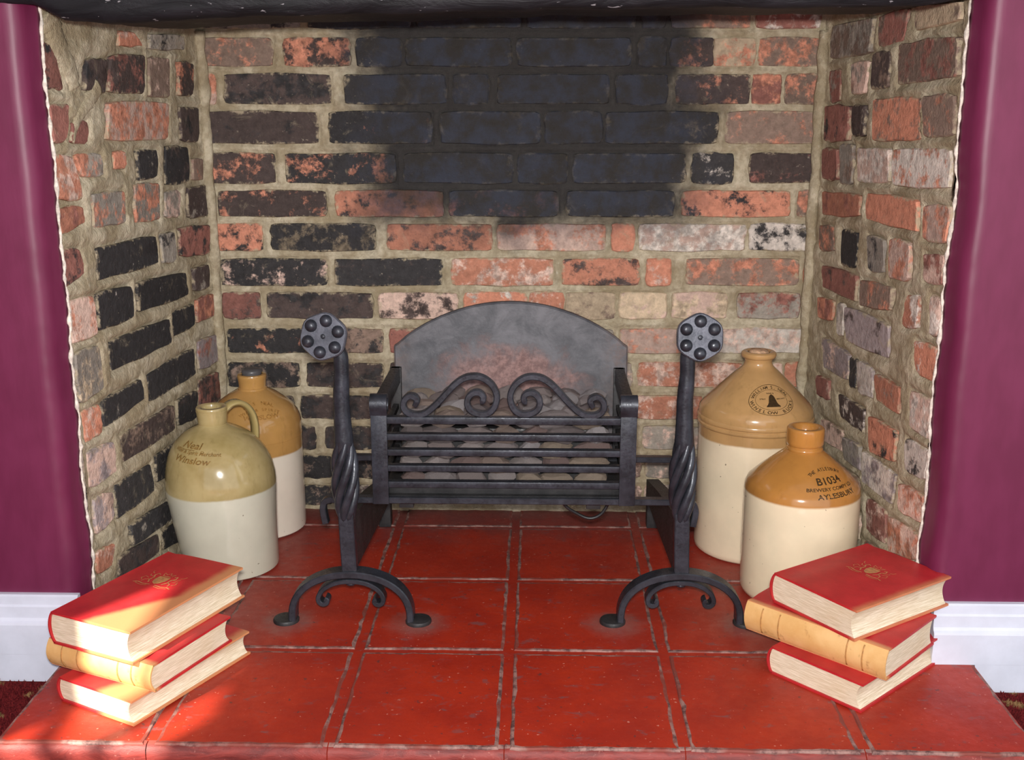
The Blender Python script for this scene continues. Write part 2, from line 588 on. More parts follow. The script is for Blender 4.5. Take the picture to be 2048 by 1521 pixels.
def coal_material():
    N = Nodes('ash_covered_coal')
    info = N.info()
    v = N.obj()
    n1 = N.noise(v, 45.0, 6.0, 0.7)
    n2 = N.noise(v, 160.0, 4.0, 0.7)
    c = N.mix(N.ramp(n1, 0.38, 0.66), N.mix(0.5, info.outputs['Color'], lin(74, 68, 68)), info.outputs['Color'])
    c = N.mix(N.ramp(n2, 0.62, 0.76, 0.0, 0.5), c, lin(190, 182, 178))
    c = N.mix(N.ramp(n2, 0.36, 0.24, 0.0, 0.7), c, lin(60, 54, 54))
    N.bump(n2, 0.6, 0.004)
    return N.done(c, 0.85, spec=0.2)
M_COAL = coal_material()

# ------------------------------------------------------------------ fireplace walls of brick
YB = 2.233                                    # chimney back
LP0, LP1 = Vector((-.712, 1.64, 0)), Vector((-.655, 2.233, 0))   # left reveal in plan
RP0, RP1 = Vector((.603, 1.64, 0)), Vector((.547, 2.233, 0))     # right reveal in plan
# back: (x0, x1, z0, z1, tone, second tone, patch amount)
# reveals: four corners (s, z) with s measured along the wall from its front edge, then tones
BACK_BRICKS=[(-0.6469,-0.457,0.9785,1.0207,'g','k',0.4),
(-0.4407,-0.2457,0.9782,1.0203,'k','o',0.2),
(-0.2305,-0.0354,0.9779,1.02,'k','t',0.1),
(-0.0212,0.1835,0.9776,1.0196,'k','t',0.1),
(0.1966,0.2405,0.9775,1.0192,'b','k',0.4),
(0.2533,0.4015,0.9773,1.0191,'n','o',0.4),
(0.4135,0.5337,0.9771,1.0188,'r','w',0.4),
(-0.6588,-0.5136,0.9084,0.9603,'n','o',0.35),
(-0.4887,-0.3633,0.9083,0.9601,'b','o',0.5),
(-0.3499,-0.2647,0.9082,0.96,'k','t',0.15),
(-0.2538,-0.0526,0.9081,0.9599,'k','t',0.15),
(-0.0392,0.1758,0.9079,0.9596,'k','t',0.1),
(0.1916,0.2447,0.9079,0.9593,'k','t',0.4),
(0.2525,0.3335,0.9078,0.9593,'b','o',0.35),
(0.3361,0.4127,0.9078,0.9592,'d','o',0.4),
(0.4223,0.5364,0.9077,0.9591,'n','o',0.5),
(-0.6605,-0.628,0.8371,0.8926,'p','o',0.5),
(-0.6089,-0.4039,0.8371,0.8926,'b','k',0.5),
(-0.3755,-0.1788,0.8371,0.8925,'k','t',0.15),
(-0.1635,-0.0972,0.8371,0.8924,'k','t',0.3),
(-0.0786,0.1361,0.8371,0.8923,'k','t',0.1),
(0.1513,0.248,0.8371,0.8922,'k','w',0.1),
(0.2672,0.4068,0.8371,0.8921,'b','o',0.3),
(0.4116,0.4663,0.8372,0.8921,'r','o',0.5),
(0.4765,0.543,0.8372,0.892,'n','o',0.5),
(-0.6467,-0.4305,0.7618,0.8219,'b','k',0.3),
(-0.4084,-0.2083,0.762,0.822,'k','o',0.2),
(-0.1888,0.004,0.7622,0.822,'k','t',0.15),
(0.0134,0.124,0.7623,0.822,'k','w',0.12),
(0.1325,0.3476,0.7625,0.8221,'k','t',0.3),
(0.3652,0.5422,0.7626,0.8221,'n','o',0.35),
(-0.651,-0.5193,0.6852,0.7424,'b','o',0.42),
(-0.4975,-0.281,0.6855,0.7425,'k','o',0.35),
(-0.2628,-0.0497,0.6859,0.7428,'k','t',0.15),
(-0.0389,0.0577,0.6861,0.743,'k','t',0.1),
(0.0707,0.2883,0.6865,0.7431,'k','t',0.15),
(0.3027,0.3813,0.6866,0.7433,'k','w',0.25),
(0.4155,0.5403,0.6869,0.7434,'b','r',0.3),
(-0.6349,-0.4215,0.6194,0.6693,'b','o',0.28),
(-0.3996,-0.1879,0.6199,0.6697,'o','k',0.35),
(-0.1743,0.0386,0.6204,0.6701,'k','r',0.35),
(0.0588,0.2681,0.621,0.6705,'k','t',0.15),
(0.285,0.4955,0.6215,0.6709,'o','k',0.38),
(0.513,0.5436,0.6216,0.6713,'n','o',0.5),
(-0.6512,-0.5514,0.5511,0.6039,'o','k',0.45),
(-0.5325,-0.3246,0.5518,0.6042,'k','t',0.42),
(-0.299,-0.0917,0.5525,0.6048,'o','b',0.4),
(-0.0795,0.1341,0.5531,0.6053,'p','o',0.45),
(0.1479,0.1908,0.5533,0.6059,'o','r',0.3),
(0.2023,0.4124,0.554,0.606,'p','w',0.55),
(0.4215,0.5489,0.5544,0.6065,'w','k',0.45),
(-0.6365,-0.4261,0.4805,0.5337,'k','p',0.35),
(-0.4078,-0.192,0.4814,0.5344,'k','b',0.3),
(-0.1721,0.0319,0.4822,0.5352,'o','p',0.45),
(0.0495,0.2027,0.4829,0.5358,'o','b',0.4),
(0.2192,0.2679,0.4831,0.5364,'o','p',0.3),
(0.2989,0.5216,0.484,0.5366,'n','o',0.45),
(0.5332,0.5505,0.4841,0.5374,'o','p',0.3),
(-0.6399,-0.5631,0.412,0.4644,'r','b',0.45),
(-0.549,-0.3348,0.413,0.4647,'b','k',0.4),
(-0.32,-0.1625,0.4138,0.4656,'p','b',0.5),
(-0.1457,-0.0222,0.4144,0.4663,'o','w',0.35),
(-0.0143,0.0528,0.4147,0.4668,'o','p',0.4),
(0.0583,0.1571,0.4152,0.4671,'d','n',0.4),
(0.168,0.2601,0.4156,0.4675,'d','p',0.4),
(0.2734,0.382,0.4162,0.4679,'p','d',0.45),
(0.4057,0.5268,0.4168,0.4684,'g','r',0.5),
(-0.6333,-0.4452,0.3405,0.3899,'k','o',0.25),
(-0.4349,-0.3164,0.3412,0.3908,'n','k',0.45),
(-0.2997,-0.2085,0.3417,0.3914,'r','k',0.4),
(-0.1924,-0.0241,0.3426,0.3919,'n','k',0.4),
(-0.012,0.1546,0.3436,0.3927,'g','n',0.4),
(0.1687,0.3306,0.3445,0.3936,'p','o',0.45),
(0.3427,0.5494,0.3456,0.3944,'w','p',0.5),
(-0.6367,-0.4898,0.2681,0.3184,'k','n',0.4),
(-0.473,-0.3174,0.2691,0.3193,'b','k',0.5),
(-0.2995,-0.1787,0.2699,0.3202,'b','k',0.4),
(-0.1626,0.0379,0.2712,0.3209,'n','k',0.4),
(0.0497,0.1941,0.2721,0.322,'g','p',0.4),
(0.2081,0.4193,0.2734,0.3229,'o','p',0.55),
(0.429,0.4989,0.2739,0.324,'p','o',0.4),
(0.5092,0.56,0.2742,0.3245,'o','p',0.25),
(-0.6348,-0.5056,0.1991,0.248,'b','k',0.5),
(-0.4886,-0.3444,0.2002,0.2489,'b','k',0.5),
(-0.3283,-0.1796,0.2012,0.2498,'b','k',0.4),
(-0.1634,0.0178,0.2025,0.2508,'n','k',0.4),
(0.0298,0.1959,0.2037,0.252,'g','p',0.4),
(0.209,0.3403,0.2046,0.2531,'o','p',0.5),
(0.3527,0.4926,0.2056,0.2539,'p','o',0.4),
(0.502,0.5583,0.2061,0.2548,'o','p',0.3),
(-0.6347,-0.5382,0.1334,0.1809,'b','k',0.5),
(-0.5211,-0.4623,0.1339,0.1816,'b','k',0.4),
(-0.4392,-0.3422,0.1348,0.1822,'b','k',0.5),
(-0.3261,-0.1386,0.1362,0.1829,'n','k',0.4),
(-0.1225,0.06,0.1377,0.1843,'g','k',0.4),
(0.0719,0.2059,0.1387,0.1856,'p','k',0.3),
(0.2232,0.3451,0.1397,0.1866,'g','p',0.4),
(0.3596,0.5479,0.1412,0.1875,'p','o',0.4),
(-0.6344,-0.5149,0.0705,0.115,'b','k',0.5),
(-0.4989,-0.431,0.0711,0.116,'k','n',0.3),
(-0.4123,-0.287,0.0722,0.1167,'k','n',0.4),
(-0.2701,-0.0759,0.0739,0.1177,'g','k',0.4),
(-0.0601,0.1342,0.0755,0.1193,'g','p',0.4),
(0.149,0.218,0.0762,0.1208,'n','p',0.4),
(0.2293,0.3476,0.0772,0.1214,'g','p',0.5),
(0.3624,0.5518,0.0788,0.1224,'p','o',0.4),
(-0.6341,-0.5177,0.011,0.0505,'b','k',0.5),
(-0.5019,-0.4333,0.0117,0.0516,'k','n',0.3),
(-0.4148,-0.2884,0.013,0.0523,'b','g',0.4),
(-0.2716,-0.0761,0.0147,0.0534,'g','k',0.4),
(-0.0602,0.1353,0.0165,0.0551,'g','k',0.4),
(0.1503,0.2196,0.0172,0.0568,'n','p',0.4),
(0.2311,0.35,0.0183,0.0575,'g','p',0.5),
(0.3651,0.5555,0.0201,0.0585,'p','o',0.4)]
LEFT_BRICKS=[(-0.0123,0.9264,0.0423,0.9186,0.0604,0.8603,-0.0207,0.8637,'r','k',0.4),
(0.1382,0.9058,0.2076,0.9067,0.1925,0.8554,0.1227,0.8594,'b','k',0.4),
(0.2177,0.9132,0.3436,0.9195,0.3294,0.8546,0.1998,0.857,'b','r',0.4),
(0.3652,0.9153,0.4495,0.9182,0.4369,0.8499,0.3531,0.8505,'n','p',0.4),
(0.4896,0.9126,0.5589,0.9111,0.5436,0.8539,0.4788,0.8536,'b','o',0.4),
(0.2576,0.9524,0.3148,0.9556,0.3464,0.9344,0.2497,0.9301,'o','p',0.4),
(0.3749,0.9556,0.5217,0.9601,0.5171,0.9349,0.3701,0.9305,'g','k',0.4),
(0.0059,0.8361,0.0714,0.8387,0.052,0.7866,-0.0014,0.7848,'r','k',0.3),
(0.0784,0.8115,0.1262,0.8106,0.1205,0.7812,0.0697,0.783,'r','b',0.3),
(0.1967,0.8406,0.4326,0.8385,0.4211,0.776,0.182,0.7822,'p','o',0.55),
(0.4795,0.832,0.5745,0.8296,0.5608,0.7676,0.478,0.7723,'b','k',0.4),
(-0.008,0.7659,0.0684,0.7601,0.0877,0.6963,0.0115,0.7027,'o','p',0.4),
(0.0784,0.7633,0.1588,0.7612,0.1611,0.7281,0.0972,0.7284,'g','o',0.5),
(0.203,0.7616,0.2433,0.7598,0.2383,0.7339,0.1981,0.7362,'o','g',0.4),
(0.29,0.7619,0.3697,0.7586,0.3613,0.7137,0.2882,0.7099,'k','g',0.2),
(0.4052,0.7624,0.5065,0.7575,0.5002,0.6954,0.3929,0.6956,'k','b',0.4),
(0.5222,0.7353,0.5751,0.7327,0.5679,0.6927,0.5176,0.6961,'n','o',0.4),
(0.0057,0.6886,0.0886,0.6839,0.0904,0.6599,0.0085,0.65,'o','r',0.4),
(0.1217,0.7012,0.2277,0.6977,0.2272,0.6455,0.115,0.6494,'g','o',0.45),
(0.2713,0.7044,0.3654,0.7011,0.3581,0.638,0.2673,0.6413,'g','o',0.5),
(0.3882,0.6826,0.4586,0.6789,0.4504,0.6342,0.3868,0.6387,'g','p',0.5),
(0.4883,0.6841,0.5946,0.6791,0.5846,0.6229,0.4855,0.6279,'b','g',0.3),
(-0.0034,0.627,0.0649,0.6204,0.0688,0.5825,-0.0025,0.5707,'r','k',0.45),
(0.1189,0.6166,0.3356,0.6103,0.3395,0.5616,0.1156,0.5642,'k','w',0.08),
(0.3571,0.6096,0.4151,0.6074,0.4105,0.5571,0.3566,0.5592,'g','k',0.4),
(0.4345,0.6117,0.5837,0.6032,0.5737,0.5466,0.4394,0.5607,'r','k',0.45),
(-0.0005,0.55,0.0945,0.5436,0.0963,0.4819,0.0064,0.4833,'p','o',0.4),
(0.105,0.545,0.2205,0.5392,0.2219,0.4848,0.1039,0.4852,'k','w',0.08),
(0.2443,0.5406,0.4526,0.5275,0.4592,0.4833,0.2428,0.4904,'k','w',0.08),
(0.4923,0.5284,0.5725,0.5247,0.5674,0.4811,0.4897,0.486,'b','g',0.3),
(0.0143,0.4675,0.096,0.4623,0.0962,0.3911,0.0148,0.3881,'g','d',0.4),
(0.1345,0.4607,0.3598,0.4557,0.3606,0.4107,0.1322,0.4108,'k','w',0.06),
(0.3835,0.4606,0.4803,0.4621,0.478,0.4212,0.3803,0.4178,'k','w',0.1),
(0.494,0.4676,0.5809,0.4647,0.5785,0.42,0.491,0.4226,'r','o',0.5),
(0.0182,0.3727,0.078,0.3693,0.0797,0.3236,0.0279,0.321,'o','p',0.4),
(0.0886,0.3698,0.233,0.3739,0.2383,0.3365,0.091,0.327,'k','g',0.2),
(0.2616,0.3723,0.4652,0.3784,0.466,0.3263,0.2568,0.3243,'k','w',0.06),
(0.4869,0.3856,0.5937,0.3796,0.5895,0.3238,0.4822,0.3305,'u','r',0.4),
(0.025,0.3062,0.114,0.2961,0.115,0.2436,0.0234,0.2461,'p','u',0.5),
(0.1443,0.299,0.3508,0.295,0.3493,0.249,0.1462,0.249,'b','n',0.4),
(0.3722,0.297,0.465,0.2923,0.458,0.2394,0.3727,0.248,'k','b',0.3),
(0.4783,0.3092,0.5856,0.3015,0.581,0.2431,0.4785,0.2521,'r','b',0.5),
(0.0296,0.2253,0.0983,0.2143,0.0915,0.1693,0.0317,0.1649,'u','p',0.5),
(0.1068,0.2201,0.2449,0.2148,0.248,0.1627,0.1016,0.1637,'k','u',0.2),
(0.2637,0.2237,0.3721,0.2186,0.3688,0.1739,0.2629,0.1727,'k','g',0.2),
(0.0242,0.1352,0.0888,0.126,0.0716,0.0939,0.0228,0.1011,'o','p',0.4),
(0.1519,0.1351,0.3074,0.122,0.3049,0.0834,0.1503,0.0952,'k','g',0.2),
(0.3225,0.1283,0.4535,0.1127,0.4513,0.0714,0.3244,0.0879,'b','k',0.4),
(0.0945,0.0967,0.25,0.0794,0.2477,0.0434,0.093,0.0593,'b','k',0.4),
(0.2676,0.0783,0.4425,0.0515,0.4407,0.0119,0.2695,0.0402,'k','b',0.3),
(0.3919,0.2205,0.5525,0.2103,0.5496,0.162,0.3932,0.174,'b','k',0.4),
(0.3848,0.1546,0.5467,0.1456,0.5448,0.1029,0.3878,0.1171,'k','b',0.4),
(0.0228,0.0555,0.0846,0.0449,0.0809,0.0055,0.0182,0.0134,'o','p',0.4),
(0.1024,0.0386,0.2648,0.0145,0.2621,-0.0242,0.1035,0.0039,'k','b',0.3)]
RIGHT_BRICKS=[(0.1964,0.9843,0.0377,0.9802,0.0353,0.9544,0.1852,0.9481,'d','n',0.4),
(0.5691,0.9791,0.356,0.9805,0.362,0.9232,0.5628,0.9203,'n','g',0.5),
(0.3345,0.9806,0.2186,0.9838,0.2355,0.9358,0.3332,0.9325,'r','n',0.4),
(0.2504,0.9319,0.0338,0.9326,0.0282,0.877,0.2411,0.868,'n','r',0.45),
(0.3525,0.9204,0.2808,0.9231,0.2771,0.8653,0.3495,0.862,'b','n',0.4),
(0.4521,0.907,0.3636,0.9093,0.3755,0.8563,0.4416,0.855,'p','g',0.4),
(0.5637,0.8977,0.5003,0.8979,0.4948,0.8446,0.5468,0.8401,'r','g',0.4),
(0.1323,0.8504,0.0322,0.8514,0.0235,0.7955,0.1199,0.7912,'n','o',0.35),
(0.3286,0.8462,0.1496,0.8475,0.1366,0.7855,0.3144,0.7771,'o','n',0.4),
(0.573,0.8335,0.4398,0.8342,0.4349,0.7729,0.5656,0.7684,'r','k',0.4),
(0.4301,0.8342,0.3668,0.8362,0.3611,0.7857,0.4199,0.7839,'b','g',0.3),
(0.2282,0.7665,0.0287,0.7748,0.0218,0.7195,0.2164,0.7096,'w','o',0.4),
(0.3891,0.7624,0.2528,0.7671,0.2416,0.7127,0.3821,0.7046,'p','w',0.5),
(0.4787,0.7642,0.414,0.7667,0.4079,0.7001,0.4646,0.6943,'g','n',0.4),
(0.5682,0.7533,0.4875,0.7566,0.4815,0.7004,0.5571,0.6972,'r','k',0.3),
(0.1017,0.687,0.0087,0.6954,-0.0026,0.6417,0.0915,0.6384,'p','o',0.5),
(0.3367,0.688,0.1229,0.6935,0.113,0.6459,0.323,0.6437,'o','n',0.25),
(0.5636,0.6729,0.3586,0.6819,0.3515,0.6469,0.552,0.6288,'o','r',0.4),
(0.0849,0.6155,-0.0018,0.6226,-0.006,0.5799,0.0765,0.575,'p','r',0.4),
(0.2188,0.6224,0.1364,0.6244,0.1324,0.5686,0.2077,0.5585,'p','o',0.5),
(0.3153,0.6169,0.2431,0.6186,0.2364,0.565,0.299,0.5592,'g','k',0.4),
(0.4432,0.613,0.3618,0.6159,0.359,0.5548,0.433,0.5496,'k','w',0.06),
(0.5537,0.6084,0.4774,0.6138,0.4739,0.5693,0.5445,0.562,'n','o',0.5),
(0.1311,0.544,0.0852,0.5479,0.0881,0.5,0.1359,0.4929,'o','w',0.45),
(0.0496,0.5563,-0.0094,0.5561,-0.0143,0.5018,0.0376,0.4993,'p','w',0.5),
(0.3292,0.537,0.1928,0.5459,0.1911,0.5079,0.3225,0.4926,'n','o',0.4),
(0.5303,0.5338,0.3469,0.5423,0.3422,0.4954,0.5138,0.4934,'r','b',0.3),
(0.0891,0.4783,-0.0017,0.4831,-0.0062,0.4298,0.0739,0.432,'o','w',0.35),
(0.3904,0.4776,0.1963,0.4826,0.1889,0.4264,0.3736,0.4196,'u','b',0.3),
(0.434,0.4764,0.3981,0.4781,0.3922,0.4232,0.4229,0.4206,'w','g',0.4),
(0.5408,0.4703,0.4527,0.4768,0.4563,0.4407,0.5272,0.431,'o','r',0.4),
(0.0909,0.3968,-0.012,0.4019,-0.0145,0.3417,0.0793,0.3408,'p','w',0.5),
(0.2332,0.3908,0.1326,0.3911,0.1274,0.347,0.2199,0.3474,'o','g',0.3),
(0.3167,0.3934,0.2449,0.3933,0.2393,0.344,0.3034,0.3398,'w','u',0.4),
(0.3531,0.3924,0.324,0.3936,0.3186,0.3432,0.3451,0.3402,'k','g',0.1),
(0.4952,0.3998,0.3608,0.3935,0.3566,0.3476,0.4783,0.3431,'u','p',0.4),
(0.0937,0.3173,-0.0064,0.3225,-0.0059,0.2751,0.0835,0.2684,'w','k',0.35),
(0.2441,0.3122,0.1315,0.3178,0.127,0.2668,0.2273,0.252,'o','k',0.35),
(0.4008,0.3105,0.2678,0.3155,0.2641,0.2745,0.3797,0.2708,'b','w',0.4),
(0.5167,0.3188,0.4441,0.3248,0.4422,0.2878,0.5062,0.2808,'r','p',0.3),
(0.101,0.2385,-0.0045,0.2479,0.0005,0.2033,0.0924,0.1968,'p','o',0.5),
(0.2623,0.2427,0.1168,0.2468,0.1241,0.1928,0.249,0.1886,'w','u',0.5),
(0.3554,0.2403,0.2749,0.2462,0.2662,0.2033,0.3423,0.2009,'g','u',0.5),
(0.4751,0.2405,0.3647,0.2481,0.3596,0.2098,0.4644,0.201,'p','n',0.4),
(0.1359,0.1689,0.0036,0.1831,0.0097,0.142,0.1198,0.111,'p','o',0.5),
(0.2303,0.1655,0.1476,0.1743,0.1361,0.1186,0.2149,0.1126,'r','p',0.45),
(0.4613,0.1713,0.2673,0.1851,0.2587,0.1428,0.4495,0.1259,'n','p',0.4),
(0.447,0.0989,0.2507,0.1269,0.2414,0.0811,0.4347,0.0515,'p','n',0.4),
(0.2239,0.0883,0.1363,0.0987,0.1269,0.0527,0.2093,0.0395,'n','o',0.4),
(0.1176,0.0904,0.0052,0.1203,0.004,0.0611,0.1041,0.045,'o','p',0.4),
(0.4326,0.0263,0.2373,0.0609,0.2274,0.0123,0.4203,-0.0212,'p','n',0.4)]


def joint_field(s0, s1, z0, z1, ns, nz, quads):
    """distance of every grid point to the nearest brick outline (0 inside a brick)"""
    far = 0.02
    D = [[far] * (ns + 1) for _ in range(nz + 1)]
    ds, dz = (s1 - s0) / ns, (z1 - z0) / nz
    for q in quads:
        cx = sum(p[0] for p in q) / 4
        cz = sum(p[1] for p in q) / 4
        edges = []
        for i in range(4):
            a, b = q[i], q[(i + 1) % 4]
            ex_, ez_ = b[0] - a[0], b[1] - a[1]
            l = math.hypot(ex_, ez_) or 1e-6
            nx_, nz_ = ez_ / l, -ex_ / l
            if nx_ * (cx - a[0]) + nz_ * (cz - a[1]) > 0:
                nx_, nz_ = -nx_, -nz_
            edges.append((a[0], a[1], nx_, nz_))
        i0 = max(0, int((min(p[0] for p in q) - far - s0) / ds))
        i1 = min(ns, int((max(p[0] for p in q) + far - s0) / ds) + 1)
        j0 = max(0, int((min(p[1] for p in q) - far - z0) / dz))
        j1 = min(nz, int((max(p[1] for p in q) + far - z0) / dz) + 1)
        for j in range(j0, j1 + 1):
            z = z0 + dz * j
            row = D[j]
            for i in range(i0, i1 + 1):
                s = s0 + ds * i
                d = max((s - e[0]) * e[2] + (z - e[1]) * e[3] for e in edges)
                if d < row[i]:
                    row[i] = d if d > 0 else 0.0
    return D

def mortar_wall(name, origin, ex, out, s0, s1, z0, z1, quads, step=0.0055, seed=0.0, amp=1.0, stretch=1.0):
    """lumpy mortar bed with struck joints: a closed slab whose face is displaced along 'out'"""
    ns, nz = int((s1 - s0) / step), int((z1 - z0) / step)
    D = joint_field(s0, s1, z0, z1, ns, nz, quads)
    V, F = [], []
    for j in range(nz + 1):
        z = z0 + (z1 - z0) * j / nz
        for i in range(ns + 1):
            s = s0 + (s1 - s0) * i / ns
            h = 0.0026 * fbm(s * 38 * stretch + seed, z * 38, seed, 4) + 0.0024 * fbm(s * 9 + seed, z * 9, 3.1, 2)
            d = D[j][i]
            t = max(0.0, min(1.0, (d - 0.0015) / 0.0075))
            h += -0.0030 + 0.0052 * t * t * (3 - 2 * t)
            p = origin + ex * s + out * (h * amp) + Vector((0, 0, z))
            V.append(p)
    w = ns + 1
    for j in range(nz):
        for i in range(ns):
            F.append((j * w + i, j * w + i + 1, (j + 1) * w + i + 1, (j + 1) * w + i))
    # back of the slab
    n = len(V)
    th = 0.11
    for s in (s0, s1):
        for z in (z0, z1):
            V.append(origin + ex * s - out * th + Vector((0, 0, z)))
    F.append((n, n + 1, n + 3, n + 2))
    F.append((n, n + 2) + tuple(j * w for j in range(nz, -1, -1)))
    F.append((n + 1,) + tuple(j * w + ns for j in range(nz + 1)) + (n + 3,))
    F.append((n, ) + tuple(range(0, ns + 1)) + (n + 1,))
    F.append((n + 2, n + 3) + tuple(nz * w + i for i in range(ns, -1, -1)))
    return mesh_obj(name, V, F, M_MORTAR, None, True, fix=False)

def brick(parent, origin, ex, out, corners, tone, second, amount, r):
    """one weathered brick, proud of the mortar; corners are (s, z)"""
    cs = sum(c[0] for c in corners) / 4
    cz = sum(c[1] for c in corners) / 4
    pts = []
    per = 5
    TT = (0.035, 0.25, 0.5, 0.75, 0.965)
    for i in range(4):
        a, b = corners[i], corners[(i + 1) % 4]
        for j in range(per):
            t = TT[j]
            # pull the outline a little off straight and round the corners
            s = a[0] + (b[0] - a[0]) * t
            z = a[1] + (b[1] - a[1]) * t
            pull = 0.0022 if 0 < j < per - 1 else 0.0
            jq = 0.0022 if 0 < j < per - 1 else 0.0007
            jx, jz = r.uniform(-jq, jq), r.uniform(-jq, jq) * .9
            dx, dz = s - cs, z - cz
            l = math.hypot(dx, dz) or 1
            pts.append((s + jx + dx / l * pull, z + jz + dz / l * pull))
    k = len(pts)
    h = r.uniform(0.0022, 0.0050)
    tx, tz = r.uniform(-.03, .03), r.uniform(-.03, .03)
    V, F = [], []
    def ring(inset, height):
        for s, z in pts:
            dx, dz = s - cs, z - cz
            l = math.hypot(dx, dz) or 1
            ii = min(inset, l * 0.5)
            V.append((s - cs - dx / l * ii, -(height + (0 if height < 0 else dx * tx + dz * tz + r.uniform(-.0006, .0006))), z - cz - dz / l * ii))
    ring(0.0, -0.030)
    ring(0.0, h - 0.0022)
    ring(0.0026, h)
    for q in range(2):
        for j in range(k):
            F.append((q * k + j, q * k + (j + 1) % k, (q + 1) * k + (j + 1) % k, (q + 1) * k + j))
    V.append((0, -(h + r.uniform(-.0012, .0015)), 0))
    for j in range(k):
        F.append((2 * k + j, 2 * k + (j + 1) % k, 3 * k))
    # local x runs along the wall, local -y points out of the wall
    o = auto_smooth(mesh_obj('brick', V, F, BRICK[second], parent, True), 30)
    m = Matrix((( ex.x, -out.x, 0, 0), (ex.y, -out.y, 0, 0), (0, 0, 1, 0), (0, 0, 0, 1)))
    o.matrix_local = Matrix.Translation(origin + ex * cs + Vector((0, 0, cz))) @ m
    t = TONES[tone]
    g = r.uniform(0.88, 1.1)
    c = lin(*[min(255, x * g) for x in t])
    o.color = (c[0], c[1], c[2], amount)
    return o

EX = Vector((1, 0, 0))
wall_back = mortar_wall('wall_back', Vector((0, YB, 0)), EX, Vector((0, -1, 0)), -.70, .60, -.05, 1.16,
    [[(x0, z0), (x1, z0), (x1, z1), (x0, z1)] for x0, x1, z0, z1, _a, _b, _c in BACK_BRICKS], 0.0042, 1.7)
structure(wall_back, 'sooty brick back wall of the fireplace behind the fire grate')
r_b = random.Random(11)
for x0, x1, z0, z1, tone, second, amount in BACK_BRICKS:
    brick(wall_back, Vector((0, YB, 0)), EX, Vector((0, -1, 0)), [(x0, z0), (x1, z0), (x1, z1), (x0, z1)], tone, second, amount, r_b)

dl = (LP1 - LP0).normalized()
nl = Vector((dl.y, -dl.x, 0))
wall_left = mortar_wall('wall_left', LP0, dl, nl, .010, .612, -.05, 1.02,
    [[(t[i], t[i + 1]) for i in (0, 2, 4, 6)] for t in LEFT_BRICKS], 0.0045, 5.2, 1.1, .5)
structure(wall_left, 'brick side wall of the fireplace behind the two left jugs')
r_l = random.Random(12)
for t in LEFT_BRICKS:
    c = [(max(.012, t[i]), t[i + 1]) for i in (0, 2, 4, 6)]
    brick(wall_left, LP0, dl, nl, c, t[8], t[9], t[10], r_l)

dr = (RP1 - RP0).normalized()
nr = Vector((-dr.y, dr.x, 0))
wall_right = mortar_wall('wall_right', RP0, -dr, nr, -.612, -.010, -.05, 1.02,
    [[(-t[i], t[i + 1]) for i in (0, 2, 4, 6)] for t in RIGHT_BRICKS], 0.0045, 9.4, 1.1, .5)
structure(wall_right, 'brick side wall of the fireplace behind the two right jugs')
r_r = random.Random(13)
for t in RIGHT_BRICKS:
    c = [(-max(.012, t[i]), t[i + 1]) for i in (0, 2, 4, 6)]
    brick(wall_right, RP0, -dr, nr, c, t[8], t[9], t[10], r_r)

# rough mortar fillet in the two back corners, a part of each side wall
def fillet(parent, x, y, sx, seed):
    g = Geo()
    path = [(x + sx * 0.006 + 0.003 * fbm(z * 12, seed, 0), y - 0.008 + 0.003 * fbm(z * 11, seed, 4), z) for z in [i * 0.012 for i in range(0, 82)]]
    sc = [1 + 0.35 * fbm(p[2] * 25, seed, 9) for p in path]
    g.sweep(path, circle(0.011, 10), scales=sc)
    return g.build('mortar_fillet', M_MORTAR, parent)
fillet(wall_left, -.655, YB, 1, 2.0)
fillet(wall_right, .547, YB, -1, 7.0)
# smear of mortar at the top left corner of the opening
g = Geo()
ell = [(1.0 * math.cos(i * math.pi / 6), .30 * math.sin(i * math.pi / 6)) for i in range(12)]
def on_left(sv, z, d=0.0):
    p = LP0 + dl * sv + nl * d
    return (p.x, p.y, z)
pth = spline([on_left(.028, .968), on_left(.042, .950), on_left(.055, .925), on_left(.085, .890), on_left(.095, .862)], 6)
g.sweep(pth, [(a * .022, b * .022) for a, b in ell], up=nl, scales=[1.5 - .03 * i + .3 * fbm(i * .7, 0, 0) for i in range(len(pth))])
pth = spline([on_left(.168, .866), on_left(.137, .843), on_left(.097, .816), on_left(.073, .783)], 6)
g.sweep(pth, [(a * .011, b * .016) for a, b in ell], up=nl, scales=[1.5 - .05 * i + .3 * fbm(i * .9, 4, 0) for i in range(len(pth))])
g.build('mortar_smear', M_MORTAR, wall_left)

